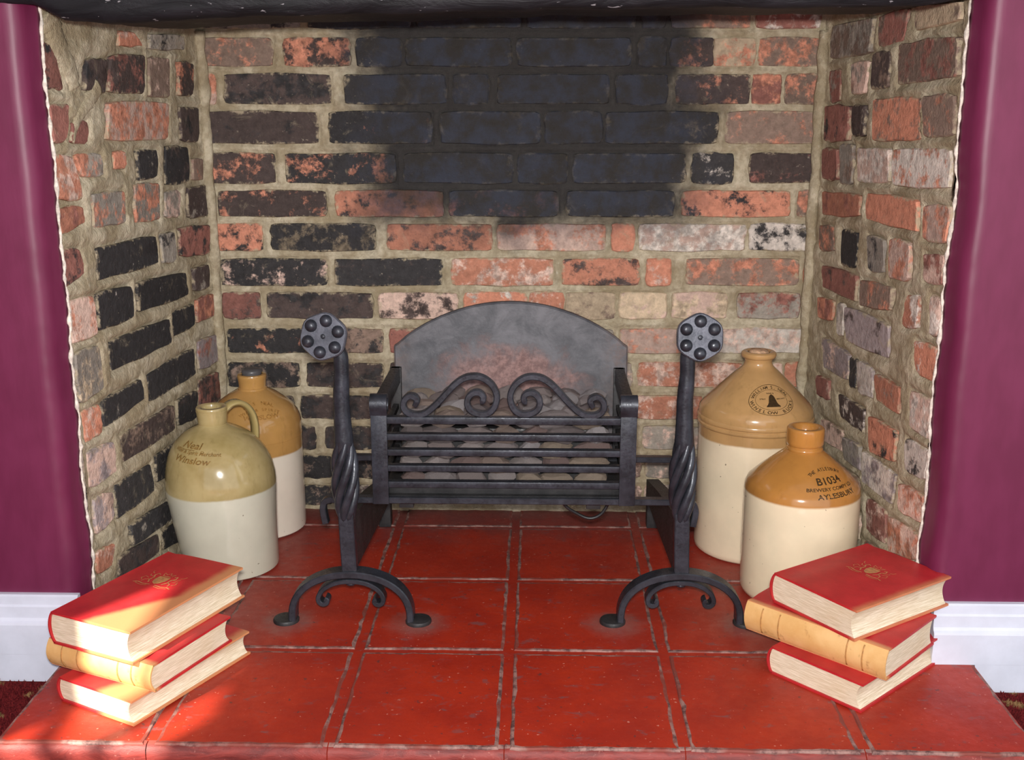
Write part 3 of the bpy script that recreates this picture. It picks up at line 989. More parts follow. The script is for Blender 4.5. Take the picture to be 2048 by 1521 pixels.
# ------------------------------------------------------------------ purple chimney-breast walls with rounded corners
def front_wall(name, xe, sx, seed, xfar):
    """plaster wall whose rounded corner runs into the reveal at x = xe; sx = +1 when the opening lies to the right"""
    prof = [(-.028, 1.600), (-.0225, 1.6005), (-.0165, 1.6022), (-.0110, 1.606), (-.0065, 1.6125), (-.0035, 1.621), (-.0015, 1.632), (.0010, 1.641), (.0030, 1.647)]
    zs = [-.046 + i * 0.006 for i in range(0, 178)]
    V, F = [], []
    k = len(prof) + 3
    for z in zs:
        wob = 0.0045 * fbm(z * 5, seed, 0, 3)
        rag = 0.0045 * fbm(z * 42, seed, 5, 4)
        ring = [(xfar, 1.600)]
        for i, (a, y) in enumerate(prof):
            q = i / (len(prof) - 1)
            yy = y + (rag if i >= len(prof) - 2 else rag * 0.3 * q)
            ring.append((xe + sx * (a + wob * (0.3 + 0.7 * q)) + sx * 0.0015 * math.sin(z * 31 + seed) * q, yy))
        ring.append((xe - sx * 0.02, 1.652))
        ring.append((xfar, 1.70))
        V += [(x, y, z) for x, y in ring]
    n = len(zs)
    for j in range(n - 1):
        for i in range(k):
            F.append((j * k + i, j * k + (i + 1) % k, (j + 1) * k + (i + 1) % k, (j + 1) * k + i))
    F.append(tuple(range(k)))
    F.append(tuple((n - 1) * k + i for i in range(k)))
    o = mesh_obj(name, V, F, M_PURPLE, None, True)
    # broken paint edge showing white plaster against the brick
    g = Geo()
    path, sc = [], []
    for z in zs[4::1]:
        wob = 0.0045 * fbm(z * 5, seed, 0, 3)
        rag = 0.0045 * fbm(z * 42, seed, 5, 4)
        path.append((xe + sx * (wob + 0.0042 + 0.0012 * fbm(z * 70, seed, 2)) + sx * 0.0015 * math.sin(z * 31 + seed), 1.6480 + rag, z))
        sc.append(max(0.25, 0.75 + 1.1 * fbm(z * 55, seed, 8, 3)))
    g.sweep(path, circle(0.0030, 6), scales=sc)
    g.build('plaster_edge', M_PLASTER, o)
    return o

wl = structure(front_wall('wall_front_left', -.7125, 1, 3.0, -1.75), 'glossy purple wall left of the fireplace opening')
wr = structure(front_wall('wall_front_right', .6045, -1, 8.0, 1.75), 'glossy purple wall right of the fireplace opening')
wu = Geo().box(-1.75, 1.75, 1.60, 1.70, 1.17, 2.40).build('wall_front_upper', M_PURPLE, None, False)
structure(wu, 'purple wall above the black beam')
fl = Geo().box(-.72, .62, 1.70, 2.34, 1.16, 1.20).build('flue_light_stop', M_IRON_DARK, None, False)  # added unseen slab that stops ambient light coming down the flue
structure(fl, 'added dark slab above the beam, keeping light out of the flue')

# ------------------------------------------------------------------ skirting boards
def baseboard(name, x0, x1, xh, label):
    """moulded skirting; the lower part stops at xh where the hearth begins"""
    prof = [(1.600, .0965), (1.592, .0965), (1.5895, .094), (1.5885, .081), (1.5860, .078), (1.5855, .060), (1.5835, .0555), (1.5800, .053), (1.5790, .050), (1.5790, .0005), (1.600, .0005)]
    g = Geo()
    k = len(prof)
    V = [(x, y, z) for x in (x0, x1) for y, z in prof]
    F = [(i, (i + 1) % k, k + (i + 1) % k, k + i) for i in range(k)] + [tuple(range(k)), tuple(range(k, 2 * k))]
    g.add(V, F)
    a, b = (x0, xh) if x0 < xh < x1 and abs(x0) > abs(xh) else (xh, x1)
    g.box(a, b, 1.579, 1.600, -.046, .0006)
    return structure(g.build(name, M_WHITE, None, False), label)
baseboard('baseboard_left', -1.75, -.712, -.733, 'white moulded skirting board left of the hearth')
baseboard('baseboard_right', .610, 1.75, .677, 'white moulded skirting board right of the hearth')

# ------------------------------------------------------------------ hearth of painted tiles
hearth = thing('hearth', 'raised hearth of red-painted square tiles in front of and inside the fireplace', 'hearth')
g = Geo()
g.box(-.732, .676, 1.348, 1.60, -.046, -.0018)
g.box(-.700, .598, 1.60, 2.236, -.046, -.0018)
g.build('bed', M_TILE, hearth, False)
XS = [-.734, -.522, -.279, -.041, .202, .442, .678]
YS = [1.336, 1.606, 1.875, 2.135, 2.236]
r_t = random.Random(5)
def hearth_tile(x0, x1, y0, y1, rows):
    """rounded-edge slab; rim faces carry the worn paint"""
    nx, ny = 14, 14
    gx, gy = 0.0075, 0.0058
    xa = x0 + (gx if x0 > -.73 else 0.002)
    xb = x1 - (gx if x1 < .67 else 0.002)
    ya = y0 + (gy if y0 > 1.34 else 0.0)
    yb = y1 - (gy if y1 < 2.2 else 0.0)
    loop = []
    for i in range(nx): loop.append((xa + (xb - xa) * i / nx, ya))
    for i in range(ny): loop.append((xb, ya + (yb - ya) * i / ny))
    for i in range(nx): loop.append((xb - (xb - xa) * i / nx, yb))
    for i in range(ny): loop.append((xa, yb - (yb - ya) * i / ny))
    cx, cy = (xa + xb) / 2, (ya + yb) / 2
    k = len(loop)
    V, F, Mi = [], [], []
    jit = [(fbm(x * 30, y * 30, 1.0) * 0.0016, fbm(x * 30, y * 30, 6.0) * 0.0016) for x, y in loop]
    wid = [0.0022 + 0.0012 * fbm(x * 45, y * 45, 3.0) for x, y in loop]
    for inset, z in ((0.0, -.020), (0.0, -.0022), (0.8, 0.0), (2.5, 0.0003)):
        for (x, y), (a, b), w in zip(loop, jit, wid):
            dx = max(-1, min(1, (x - cx) / ((xb - xa) / 2)))
            dy = max(-1, min(1, (y - cy) / ((yb - ya) / 2)))
            ix = dx if abs(dx) > 0.86 else 0
            iy = dy if abs(dy) > 0.86 else 0
            V.append((x + a - ix * inset * w, y + b - iy * inset * w, z))
    for q in range(3):
        for j in range(k):
            F.append((q * k + j, q * k + (j + 1) % k, (q + 1) * k + (j + 1) % k, (q + 1) * k + j))
            Mi.append(1)
    F.append(tuple(3 * k + j for j in range(k)))
    Mi.append(0)
    tl = mesh_obj('tile', V, F, [M_TILE, M_WORN], hearth, False, face_mats=Mi)
    return tl
for j in range(len(YS) - 1):
    for i in range(len(XS) - 1):
        x0, x1 = XS[i], XS[i + 1]
        if j >= 1:
            x0, x1 = max(x0, -.700 + 0.02 * (j - 1)), min(x1, .598 - 0.02 * (j - 1))
        hearth_tile(x0, x1, YS[j], YS[j + 1], j)
# riser tiles along the front edge
xr = [-.734, -.525, -.279, -.041, .202, .442, .678]
for i in range(6):
    n = 16
    V, F = [], []
    for q, (y, z) in enumerate([(1.345, -.0006), (1.3375, -.0020), (1.3315, -.0075), (1.3300, -.016), (1.3310, -.046), (1.345, -.046)]):
        for a in range(n + 1):
            x = xr[i] + 0.0007 + (xr[i + 1] - xr[i] - 0.0014) * a / n
            e = 0.0022 * fbm(x * 40, q * 1.3, 2.0) if 0 < q < 5 else 0
            V.append((x, y + e, z + e * 0.5))
    for q in range(5):
        for a in range(n):
            F.append((q * (n + 1) + a, q * (n + 1) + a + 1, (q + 1) * (n + 1) + a + 1, (q + 1) * (n + 1) + a))
    mesh_obj('riser_tile', V, F, [M_FACE, M_WORN], hearth, True, face_mats=[1] * n + [0] * (4 * n))

# ------------------------------------------------------------------ carpet floor, room shell with the sunny window
def carpet():
    V, F = [], []
    nx, ny = 200, 180
    for j in range(ny + 1):
        for i in range(nx + 1):
            x = -1.75 + 3.5 * i / nx
            y = -1.8 + 3.5 * j / ny
            V.append((x, y, -.047 + 0.002 * fbm(x * 60, y * 60, 0, 2)))
    for j in range(ny):
        for i in range(nx):
            a = j * (nx + 1) + i
            F.append((a, a + 1, a + nx + 2, a + nx + 1))
    return structure(mesh_obj('floor', V, F, M_CARPET, None, True, fix=False), 'dark red carpet with small beige dots beside the hearth')
carpet()
# tufts of pile in the two carpet corners that show
def pile(x0, x1, y0, y1, n, seed):
    r = random.Random(seed)
    V, F = [], []
    for _ in range(n):
        x, y = r.uniform(x0, x1), r.uniform(y0, y1)
        a = r.uniform(0, 3.14)
        h = r.uniform(.004, .008)
        dx, dy = math.cos(a) * .0022, math.sin(a) * .0022
        lx, ly = r.uniform(-.003, .003), r.uniform(-.003, .003)
        i = len(V)
        V += [(x - dx, y - dy, -.047), (x + dx, y + dy, -.047), (x - dy, y + dx, -.047), (x + lx, y + ly, -.047 + h)]
        F += [(i, i + 1, i + 3), (i + 1, i + 2, i + 3), (i + 2, i, i + 3)]
    o = mesh_obj('carpet_pile', V, F, M_CARPET, None, False, fix=False)
    o['kind'] = 'stuff'
    return o
tag(pile(-1.1, -.738, 1.25, 1.575, 9000, 1), 'tufted red and beige carpet pile left of the hearth', 'carpet')
tag(pile(.682, 1.05, 1.25, 1.575, 9000, 2), 'tufted red and beige carpet pile right of the hearth', 'carpet')

structure(Geo().box(-1.85, 1.75, -1.8, 1.70, 2.40, 2.46).build('ceiling', M_CEIL, None, False), 'white ceiling of the room')
WY0, WY1, WZ0, WZ1 = -.52, -.078, 1.02, 1.985     # window opening in the side wall
g = Geo()
g.box(-1.85, -1.75, -1.8, WY0, -.05, 2.42)
g.box(-1.85, -1.75, WY1, 1.70, -.05, 2.42)
g.box(-1.85, -1.75, WY0, WY1, -.05, WZ0)
g.box(-1.85, -1.75, WY0, WY1, WZ1, 2.42)
structure(g.build('wall_window', M_ROOMWALL, None, False), 'side wall of the room with the sunny window')
win = Geo().box(-1.84, -1.80, WY0, WY0 + .02, WZ0, WZ1).box(-1.84, -1.80, WY1 - .012, WY1, WZ0, WZ1).box(-1.84, -1.80, WY0, WY1, WZ0, WZ0 + .03).box(-1.84, -1.80, WY0, WY1, WZ1 - .015, WZ1).build('window_1', M_WHITE, None, False)
structure(win, 'white casement window in the side wall')
Geo().box(-1.835, -1.815, -.375, -.360, WZ0, WZ1).build('glazing_bar', M_WHITE, win, False)
Geo().box(-1.835, -1.815, WY0, WY1, 1.640, 1.668).build('glazing_bar', M_WHITE, win, False)

# ------------------------------------------------------------------ the black beam over the opening
def beam():
    nx = 150
    V, F = [], []
    ys = [1.594, 1.590, 1.588, 1.589, 1.594, 1.605, 1.66, 1.74, 1.80, 1.85, 1.864, 1.866]
    keys = [(-1.0, .974), (-.74, .9735), (-.69, .972), (-.672, .961), (-.65, .950), (-.60, .946), (-.50, .951), (-.40, .956), (-.19, .9595), (.0, .9645), (.22, .9665), (.40, .966), (.52, .968), (.57, .976), (.62, .980), (1.0, .98)]
    def zb(x):
        for (a, za), (b, zb_) in zip(keys, keys[1:]):
            if a <= x <= b:
                t = (x - a) / (b - a)
                return za + (zb_ - za) * t
        return keys[-1][1]
    k = 13
    for i in range(nx + 1):
        x = -1.0 + 2.0 * i / nx
        z = zb(x) + 0.0025 * fbm(x * 14, 0, 0, 3)
        w = lambda q: 0.004 * fbm(x * 7, q * 1.7, 2.0, 3)
        V += [(x, 1.592 + w(0), 1.17), (x, 1.588 + w(1), 1.10), (x, 1.587 + w(2), 1.04), (x, 1.588 + w(3), z + .04), (x, 1.589 + w(4), z + .016),
              (x, 1.593, z + .005 + w(5) * .3), (x, 1.602, z), (x, 1.66, z + .003 + w(6) * .5), (x, 1.74, z + .006 + w(7) * .5), (x, 1.80, z + .007 + w(8) * .5),
              (x, 1.845, z + .007 + w(9) * .4), (x, 1.858, z + .014), (x, 1.862, 1.17)]
    for i in range(nx):
        for q in range(k):
            F.append((i * k + q, i * k + (q + 1) % k, (i + 1) * k + (q + 1) % k, (i + 1) * k + q))
    F.append(tuple(range(k)))
    F.append(tuple(nx * k + q for q in range(k)))
    o = mesh_obj('mantel_beam', V, F, M_BEAM, None, True)
    return tag(o, 'rough black-painted timber beam spanning the top of the fireplace', 'beam')
beam()

# ------------------------------------------------------------------ fire grate
GX, GY = -.0535, 1.745
grate = thing('fire_grate', 'black iron fire grate with scrolled top bar, horizontal bars and arched fireback', 'fire grate', (GX, GY, 0))
HW = .2165                                    # half width over the uprights
BAR_Z = [.3376, .3092, .2827, .2556, .2274]
for i, z in enumerate(BAR_Z):
    h = .0105 if i else .0115
    o = Geo().box(-HW + .02, HW - .02, .001, .0165, z - h / 2, z + h / 2, .0014).build('bar', M_IRON, grate)
    auto_smooth(o)
for s in (-1, 1):
    xa, xb = (s * HW, s * (HW - .0265)) if s < 0 else (s * (HW - .0265), s * HW)
    g = Geo().box(min(xa, xb), max(xa, xb), -.002, .006, .194, .352, .0012)
    # top of the upright rolls over towards the front
    c0 = Vector(((xa + xb) / 2, .008, .3635))
    path = [((xa + xb) / 2, .002, .345)] + [((xa + xb) / 2, c0.y - .0125 * math.cos(a), c0.z + .0145 * math.sin(a)) for a in [i * math.pi / 9 for i in range(-2, 13)]]
    ring = path
    V, F = [], []
    n = len(ring)
    for i, p in enumerate(ring):
        q0, q1 = ring[max(i - 1, 0)], ring[min(i + 1, n - 1)]
        ty, tz = q1[1] - q0[1], q1[2] - q0[2]
        l = math.hypot(ty, tz) or 1
        ny_, nz_ = -tz / l * .0032, ty / l * .0032
        for dx in (-.0138, .0138):
            V.append((p[0] + dx, p[1] + ny_, p[2] + nz_))
            V.append((p[0] + dx, p[1] - ny_, p[2] - nz_))
    for i in range(n - 1):
        a, b = i * 4, (i + 1) * 4
        F += [(a, a + 2, b + 2, b), (a + 1, b + 1, b + 3, a + 3), (a, b, b + 1, a + 1), (a + 2, a + 3, b + 3, b + 2)]
    F += [(0, 1, 3, 2), ((n - 1) * 4, (n - 1) * 4 + 2, (n - 1) * 4 + 3, (n - 1) * 4 + 1)]
    g.add(V, F)
    auto_smooth(g.build('upright', M_IRON, grate), 50)
    # side frame running back to the fireback
    xs = s * (HW - .013)
    o = Geo().box(xs - .0085, xs + .0085, .010, .238, .344, .372, .0012).build('side_rail', M_IRON_DARK, grate)
    auto_smooth(o)
    for z in (.300, .255, .222):
        o = Geo().box(xs - .005, xs + .005, .010, .238, z - .005, z + .005, .001).build('side_bar', M_IRON_DARK, grate)
        auto_smooth(o)
    o = Geo().box(xs - .010, xs + .010, .226, .240, .190, .372, .001).build('rear_upright', M_IRON_DARK, grate)
    auto_smooth(o)
# scrolls
SCR = [(-.1493, .3602), (-.145, .367), (-.1448, .3732), (-.1507, .3774), (-.1579, .3774), (-.1646, .3706), (-.1666, .3607), (-.1621, .3518), (-.1526, .3467), (-.1395, .3465), (-.1286, .3506), (-.1165, .3608), (-.1043, .3734), (-.0923, .387), (-.0802, .3993), (-.0659, .4085), (-.0505, .4111), (-.0363, .4081), (-.0233, .3984), (-.0157, .385), (-.0146, .3715), (-.02, .3577), (-.0307, .3490), (-.0439, .3486), (-.0557, .3538), (-.0622, .3638), (-.0603, .3761), (-.0519, .3836), (-.0424, .3836), (-.0365, .3775), (-.0377, .3701), (-.0419, .3689)]
for s in (1, -1):
    path = spline([(s * (x + .0035), .009, z) for x, z in SCR], 5)
    n = len(path)
    sc = [min(1.0, 0.72 + 0.05 * min(i, n - 1 - i)) for i in range(n)]
    o = Geo().sweep(path, rrect(.0098, .0150, .0014), up=(0, 1, 0), scales=sc).build('scroll', M_IRON, grate)
    auto_smooth(o, 35)
# bottom bar with hooked ends that rests on the andirons, and its partner behind
def hook_bar(name, y, z, xa, xb, drop, m):
    p = [(xa + .004, y, z - drop), (xa + .001, y, z - drop * .6), (xa + .0005, y, z - .014), (xa + .004, y, z - .004), (xa + .014, y, z), (xb - .014, y, z), (xb - .004, y, z - .004), (xb - .0005, y, z - .014), (xb - .001, y, z - drop * .6), (xb - .004, y, z - drop)]
    path = spline(p[:5], 4) + spline(p[5:], 4)
    return auto_smooth(Geo().sweep(path, rrect(.0105, .016, .0012), up=(0, 1, 0)).build(name, m, grate), 35)
hook_bar('hook_bar', .010, .1988, -.302, .318, .042, M_IRON)
hook_bar('hook_bar', .212, .2065, -.296, .312, .040, M_IRON)
# ash-pan front, floor plate and gas tray beneath the coals
auto_smooth(Geo().box(-HW + .024, HW - .024, .024, .027, .204, .2245, .0006).build('ash_panel', M_IRON_DARK, grate))
auto_smooth(Geo().box(-HW + .012, HW - .012, .012, .236, .1955, .2045, .001).build('floor_plate', M_IRON_DARK, grate))
for x in (-.165, .150):
    auto_smooth(Geo().box(x - .012, x + .012, .03, .055, .176, .197, .001).build('lug', M_IRON_DARK, grate))
# arched fireback
def fireback():
    hw = .2125
    out = [(-hw, .150), (hw, .150), (hw, .410)]
    n = 26
    for i in range(n + 1):
        x = hw - .006 - (2 * hw - .012) * i / n
        t = x / (hw - .006)
        out.append((x, .414 + .078 * (1 - t * t) ** 0.9 if abs(t) < 1 else .414))
    out.append((-hw, .410))
    k = len(out)
    V, F, Mi = [], [], []
    for y, ins in ((.238, .003), (.2405, 0), (.252, 0), (.2545, .003)):
        for x, z in out:
            l = math.hypot(x, z - .33)
            V.append((x + .006 - x / l * ins, y, z - (z - .33) / l * ins))
    for q in range(3):
        for j in range(k):
            F.append((q * k + j, q * k + (j + 1) % k, (q + 1) * k + (j + 1) % k, (q + 1) * k + j))
    F += [tuple(range(k)), tuple(3 * k + j for j in range(k))]
    return mesh_obj('fireback', V, F, M_FIREBACK, grate, False)
fireback()

# ------------------------------------------------------------------ lumps of coal in the grate
def lump_mesh(seed):
    b = bmesh.new()
    bmesh.ops.create_icosphere(b, subdivisions=2, radius=1.0)
    r = random.Random(seed)
    o = Vector((r.uniform(0, 50), r.uniform(0, 50), r.uniform(0, 50)))
    cuts = [(Vector((r.uniform(-1, 1), r.uniform(-1, 1), r.uniform(-1, 1))).normalized(), r.uniform(.62, .85)) for _ in range(7)]
    for v in b.verts:
        d = v.co.copy()
        v.co *= 1 + 0.16 * noise.noise(d * 1.6 + o)
        for nrm, h in cuts:
            e = v.co.dot(nrm) - h
            if e > 0:
                v.co -= nrm * e
    me = bpy.data.meshes.new('coal_lump')
    b.to_mesh(me)
    b.free()
    me.materials.append(M_COAL)
    for p in me.polygons:
        p.use_smooth = False
    return me
LUMPS = [lump_mesh(40 + i) for i in range(9)]
r_c = random.Random(21)
COAL_TONES = [(146, 136, 136), (134, 122, 120), (160, 150, 148), (128, 108, 104), (148, 130, 120), (166, 160, 162), (116, 106, 106), (154, 138, 122)]
TONE_WORD = ['ash-grey', 'brownish grey', 'pale grey', 'rust-brown', 'tan-brown', 'whitish grey', 'dark grey', 'buff']
ORD = ['first', 'second', 'third', 'fourth', 'fifth', 'sixth', 'last']
# a fuel tray carries the heap
Geo().box(-.176, .176, .0765, .226, .2055, .303, .004).build('fuel_tray', M_IRON_DARK, grate, False)
def coal(x, y, z, rx, ry, rz, where, i):
    o = bpy.data.objects.new('coal_lump', r_c.choice(LUMPS))
    COL.objects.link(o)
    o.location = (GX + x, GY + y, z)
    o.rotation_euler = (r_c.uniform(-.12, .12), r_c.uniform(-.14, .14), r_c.choice((0, math.pi)) + r_c.uniform(-.25, .25))
    o.scale = (rx, ry, rz)
    t = r_c.randrange(len(COAL_TONES))
    o.color = lin(*COAL_TONES[t])
    tag(o, TONE_WORD[t] + ' coal lump ' + where + ', ' + ORD[i] + ' from the left', 'coal', 'coal lumps heaped in the fire grate')
GAPS = ['just above the ash panel', 'between the lower bars', 'in the middle gap of the bars', 'between the upper bars', 'just under the top bar']
for layer in range(5):
    n = 7
    edges = [-.180]
    for i in range(n):
        edges.append(edges[-1] + r_c.uniform(.75, 1.25))
    tot = edges[-1] - edges[0]
    edges = [-.174 + .348 * (e - edges[0]) / tot for e in edges]
    for i in range(n):
        w = (edges[i + 1] - edges[i]) / 2
        coal((edges[i] + edges[i + 1]) / 2, .0515 + r_c.uniform(-.001, .001), .2225 + .0262 * layer + r_c.uniform(-.001, .001), w * 1.20, .0205, .0168, GAPS[layer], i)
ROWS = ['', 'on top behind the scrolls', 'on top amid the heap', 'on top towards the fireback', 'on top against the fireback']
for row, (y, z) in enumerate([(.0, .0), (.088, .326), (.128, .325), (.168, .327), (.205, .330)]):
    if row == 0:
        continue
    n = 7
    edges = [-.178]
    for i in range(n):
        edges.append(edges[-1] + r_c.uniform(.75, 1.25))
    tot = edges[-1] - edges[0]
    edges = [-.178 + .356 * (e - edges[0]) / tot for e in edges]
    for i in range(n):
        w = (edges[i + 1] - edges[i]) / 2
        x = (edges[i] + edges[i + 1]) / 2
        coal(x, y, z + r_c.uniform(-.002, .003) - .004 * abs(x / .17) ** 2, w * 1.16, .0235, .0170, ROWS[row], i)

# ------------------------------------------------------------------ andirons
def make_andiron(x, y, lean, label):
    t = thing('andiron', label, 'andiron', (x, y, 0), 0, 'pair of wrought-iron andirons')
    # arched foot bar ending in flattened pads
    hw = .098
    path = []
    for i in range(33):
        a = math.pi * i / 32
        path.append((-hw * math.cos(a) * (1 + .05 * math.sin(a)), 0, .006 + .083 * math.sin(a) ** 0.85))
    auto_smooth(Geo().sweep(path, rrect(.0115, .030, .0018), up=(0, 1, 0)).build('arched_foot', M_IRON, t), 35)
    for s in (-1, 1):
        V, F = [], []
        k = 20
        prof = [(1.0, 0.0), (1.02, .003), (.95, .0062), (.8, .0072)]
        for q, z in prof:
            for j in range(k):
                a = 2 * math.pi * j / k
                V.append((s * .1105 + math.cos(a) * .0215 * q, math.sin(a) * .0215 * q, z))
        for q in range(3):
            for j in range(k):
                F.append((q * k + j, q * k + (j + 1) % k, (q + 1) * k + (j + 1) % k, (q + 1) * k + j))
        F += [tuple(range(k)), tuple(3 * k + j for j in range(k))]
        auto_smooth(mesh_obj('foot_pad', V, F, M_IRON_DARK, t), 40)
    # inner bar with little rolled ends, riveted under the arch
    half = [(0, .0755), (.018, .0740), (.034, .0685), (.047, .0590), (.0535, .0470), (.0525, .0385), (.0470, .0345), (.0405, .0365), (.0395, .0420), (.0430, .0440)]
    pts = [(-a, 0, b) for a, b in half[::-1]] + [(a, 0, b) for a, b in half[1:]]
    path = spline(pts, 4)
    auto_smooth(Geo().sweep(path, rrect(.0080, .022, .0012), up=(0, 1, 0)).build('rolled_brace', M_IRON, t), 35)
    o = Geo().lathe([(.006, .066), (.0085, .068), (.0085, .072)], 14).build('rivet', M_IRON, t)
    # square shank
    path = [(0, 0, .086), (-.001, 0, .115), (-.002, 0, .150), (-.003, 0, .196)]
    auto_smooth(Geo().sweep(path, rrect(.0245, .022, .0015), up=(0, 1, 0)).build('shank', M_IRON, t), 35)
    # basket of six twisted rods
    zb, zt = .182, .326
    prof = lambda q: (.0066 + .0032 * q) + .0082 * math.sin(math.pi * q ** 0.85)
    core = [(-.003, 0, zb + (zt - zb) * i / 12) for i in range(13)]
    Geo().tube(core, .0105, 12).build('basket_core', M_IRON_DARK, t)
    for k in range(6):
        p = []
        for i in range(27):
            q = i / 26
            a = 2 * math.pi * k / 6 + 3.3 * q
            rr = prof(q)
            p.append((-.003 + rr * math.cos(a), rr * math.sin(a), zb + (zt - zb) * q))
        sc = [min(1.0, .70 + .08 * i, .45 + .07 * (26 - i)) for i in range(27)]
        Geo().sweep(p, circle(.0072, 10), scales=sc).build('twisted_rod', M_IRON, t)
    # round neck, slightly wavy, swelling into the basket
    zs = [.286, .300, .315, .335, .360, .385, .405, .425, .440, .455, .470]
    rs = [.0120, .0150, .0158, .0146, .0135, .0130, .0128, .0118, .0120, .0118, .0115]
    xo = [0, 0, 0, -.0005, -.001, -.0015, -.0005, .0005, .0005, 0, lean * .25]
    path = spline([(-.003 + a, 0, z) for a, z in zip(xo, zs)], 4)
    rad = []
    for i in range(len(path)):
        f = i / 4
        j = min(int(f), len(rs) - 2)
        rad.append((rs[j] + (rs[j + 1] - rs[j]) * (f - j)) / .0125)
    Geo().sweep(path, circle(.0125, 16), scales=rad, up=None).build('neck', M_IRON, t)
    # faceted head with six studs, tilted up a little, in front of the neck
    hc = Vector((lean, -.030, .492))
    R = Matrix.Rotation(math.radians(-8), 3, 'X') @ Matrix.Rotation(math.radians(-4 if lean < 0 else 2), 3, 'Z')
    rot0 = math.radians(12 if lean < 0 else 0)
    k = 42
    def outline(scale):
        o_ = []
        for j in range(k):
            a = 2 * math.pi * j / k
            f = .0365 * (1 + .030 * math.cos(6 * (a - rot0))) * scale
            o_.append((f * math.sin(a), f * math.cos(a)))
        return o_
    V, F = [], []
    for sc_, yy in ((.40, .026), (.66, .022), (.90, .012), (1.0, .002), (1.0, -.004), (.95, -.0068)):
        V += [hc + R @ Vector((a, yy, b)) for a, b in outline(sc_)]
    for q in range(5):
        for j in range(k):
            F.append((q * k + j, q * k + (j + 1) % k, (q + 1) * k + (j + 1) % k, (q + 1) * k + j))
    F += [tuple(range(k)), tuple(5 * k + j for j in range(k))]
    head = auto_smooth(mesh_obj('head', V, F, M_IRON_BRIGHT, t), 30)
    for i in range(7):
        if i < 6:
            a = rot0 + 2 * math.pi * i / 6
            c2 = (.0247 * math.sin(a), .0247 * math.cos(a))
            r0, hgt, m = .0092, .0085, M_IRON
        else:
            c2, r0, hgt, m = (0, 0), .0038, .002, M_IRON
        V, F = [], []
        kk = 16
        prof2 = [(1.12, .0008), (1.06, -.001), (1.0, -.0022), (.97, -.30 * hgt), (.86, -.60 * hgt), (.62, -.85 * hgt), (.30, -.98 * hgt)]
        for q, yy in prof2:
            for j in range(kk):
                b_ = 2 * math.pi * j / kk
                V.append(hc + R @ Vector((c2[0] + r0 * q * math.cos(b_), -.0062 + yy, c2[1] + r0 * q * math.sin(b_))))
        n = len(prof2)
        for q in range(n - 1):
            for j in range(kk):
                F.append((q * kk + j, q * kk + (j + 1) % kk, (q + 1) * kk + (j + 1) % kk, (q + 1) * kk + j))
        F.append(tuple((n - 1) * kk + j for j in range(kk)))
        mesh_obj('stud' if i < 6 else 'centre_punch', V, F, m, head)
    # flat log bar sloping back to a rear foot
    V = []
    for yy, z0, z1, w in ((.008, .092, .188, .011), (.10, .085, .172, .0115), (.26, .072, .140, .012), (.40, .060, .108, .012), (.43, .058, .101, .012), (.455, .056, .095, .012)):
        V += [(-.002 - w, yy, z0), (-.002 + w, yy, z0), (-.002 + w, yy, z1), (-.002 - w, yy, z1)]
    F = []
    for i in range(5):
        for j in range(4):
            F.append((i * 4 + j, i * 4 + (j + 1) % 4, (i + 1) * 4 + (j + 1) % 4, (i + 1) * 4 + j))
    F += [(0, 1, 2, 3), (20, 21, 22, 23)]
    mesh_obj('log_bar', V, F, M_IRON_DARK, t, False)
    auto_smooth(Geo().box(-.014, .010, .425, .452, 0.0, .060, .001).build('rear_foot', M_IRON_DARK, t))
    return t
make_andiron(-.305, 1.706, -.022, 'black iron andiron with twisted basket stem and studded head, beside the left jugs')
make_andiron(.239, 1.712, .010, 'black iron andiron with twisted basket stem and studded head, beside the right jugs')

# ------------------------------------------------------------------ lettering wrapped onto the jugs
def glyphs(text, size, mat_font=None):
    """flat mesh of a string: list of (verts, faces) and its width, from Blender's built-in font"""
    cu = bpy.data.curves.new('lettering', 'FONT')
    cu.body = text
    cu.size = size
    cu.resolution_u = 3
    cu.offset = size * 0.018
    ob = bpy.data.objects.new('lettering', cu)
    COL.objects.link(ob)
    bpy.context.view_layer.update()
    dg = bpy.context.evaluated_depsgraph_get()
    me = bpy.data.meshes.new_from_object(ob.evaluated_get(dg))
    V = [(v.co.x, v.co.y) for v in me.vertices]
    F = [tuple(p.vertices) for p in me.polygons]
    bpy.data.objects.remove(ob)
    bpy.data.meshes.remove(me)
    bpy.data.curves.remove(cu)
    return V, F

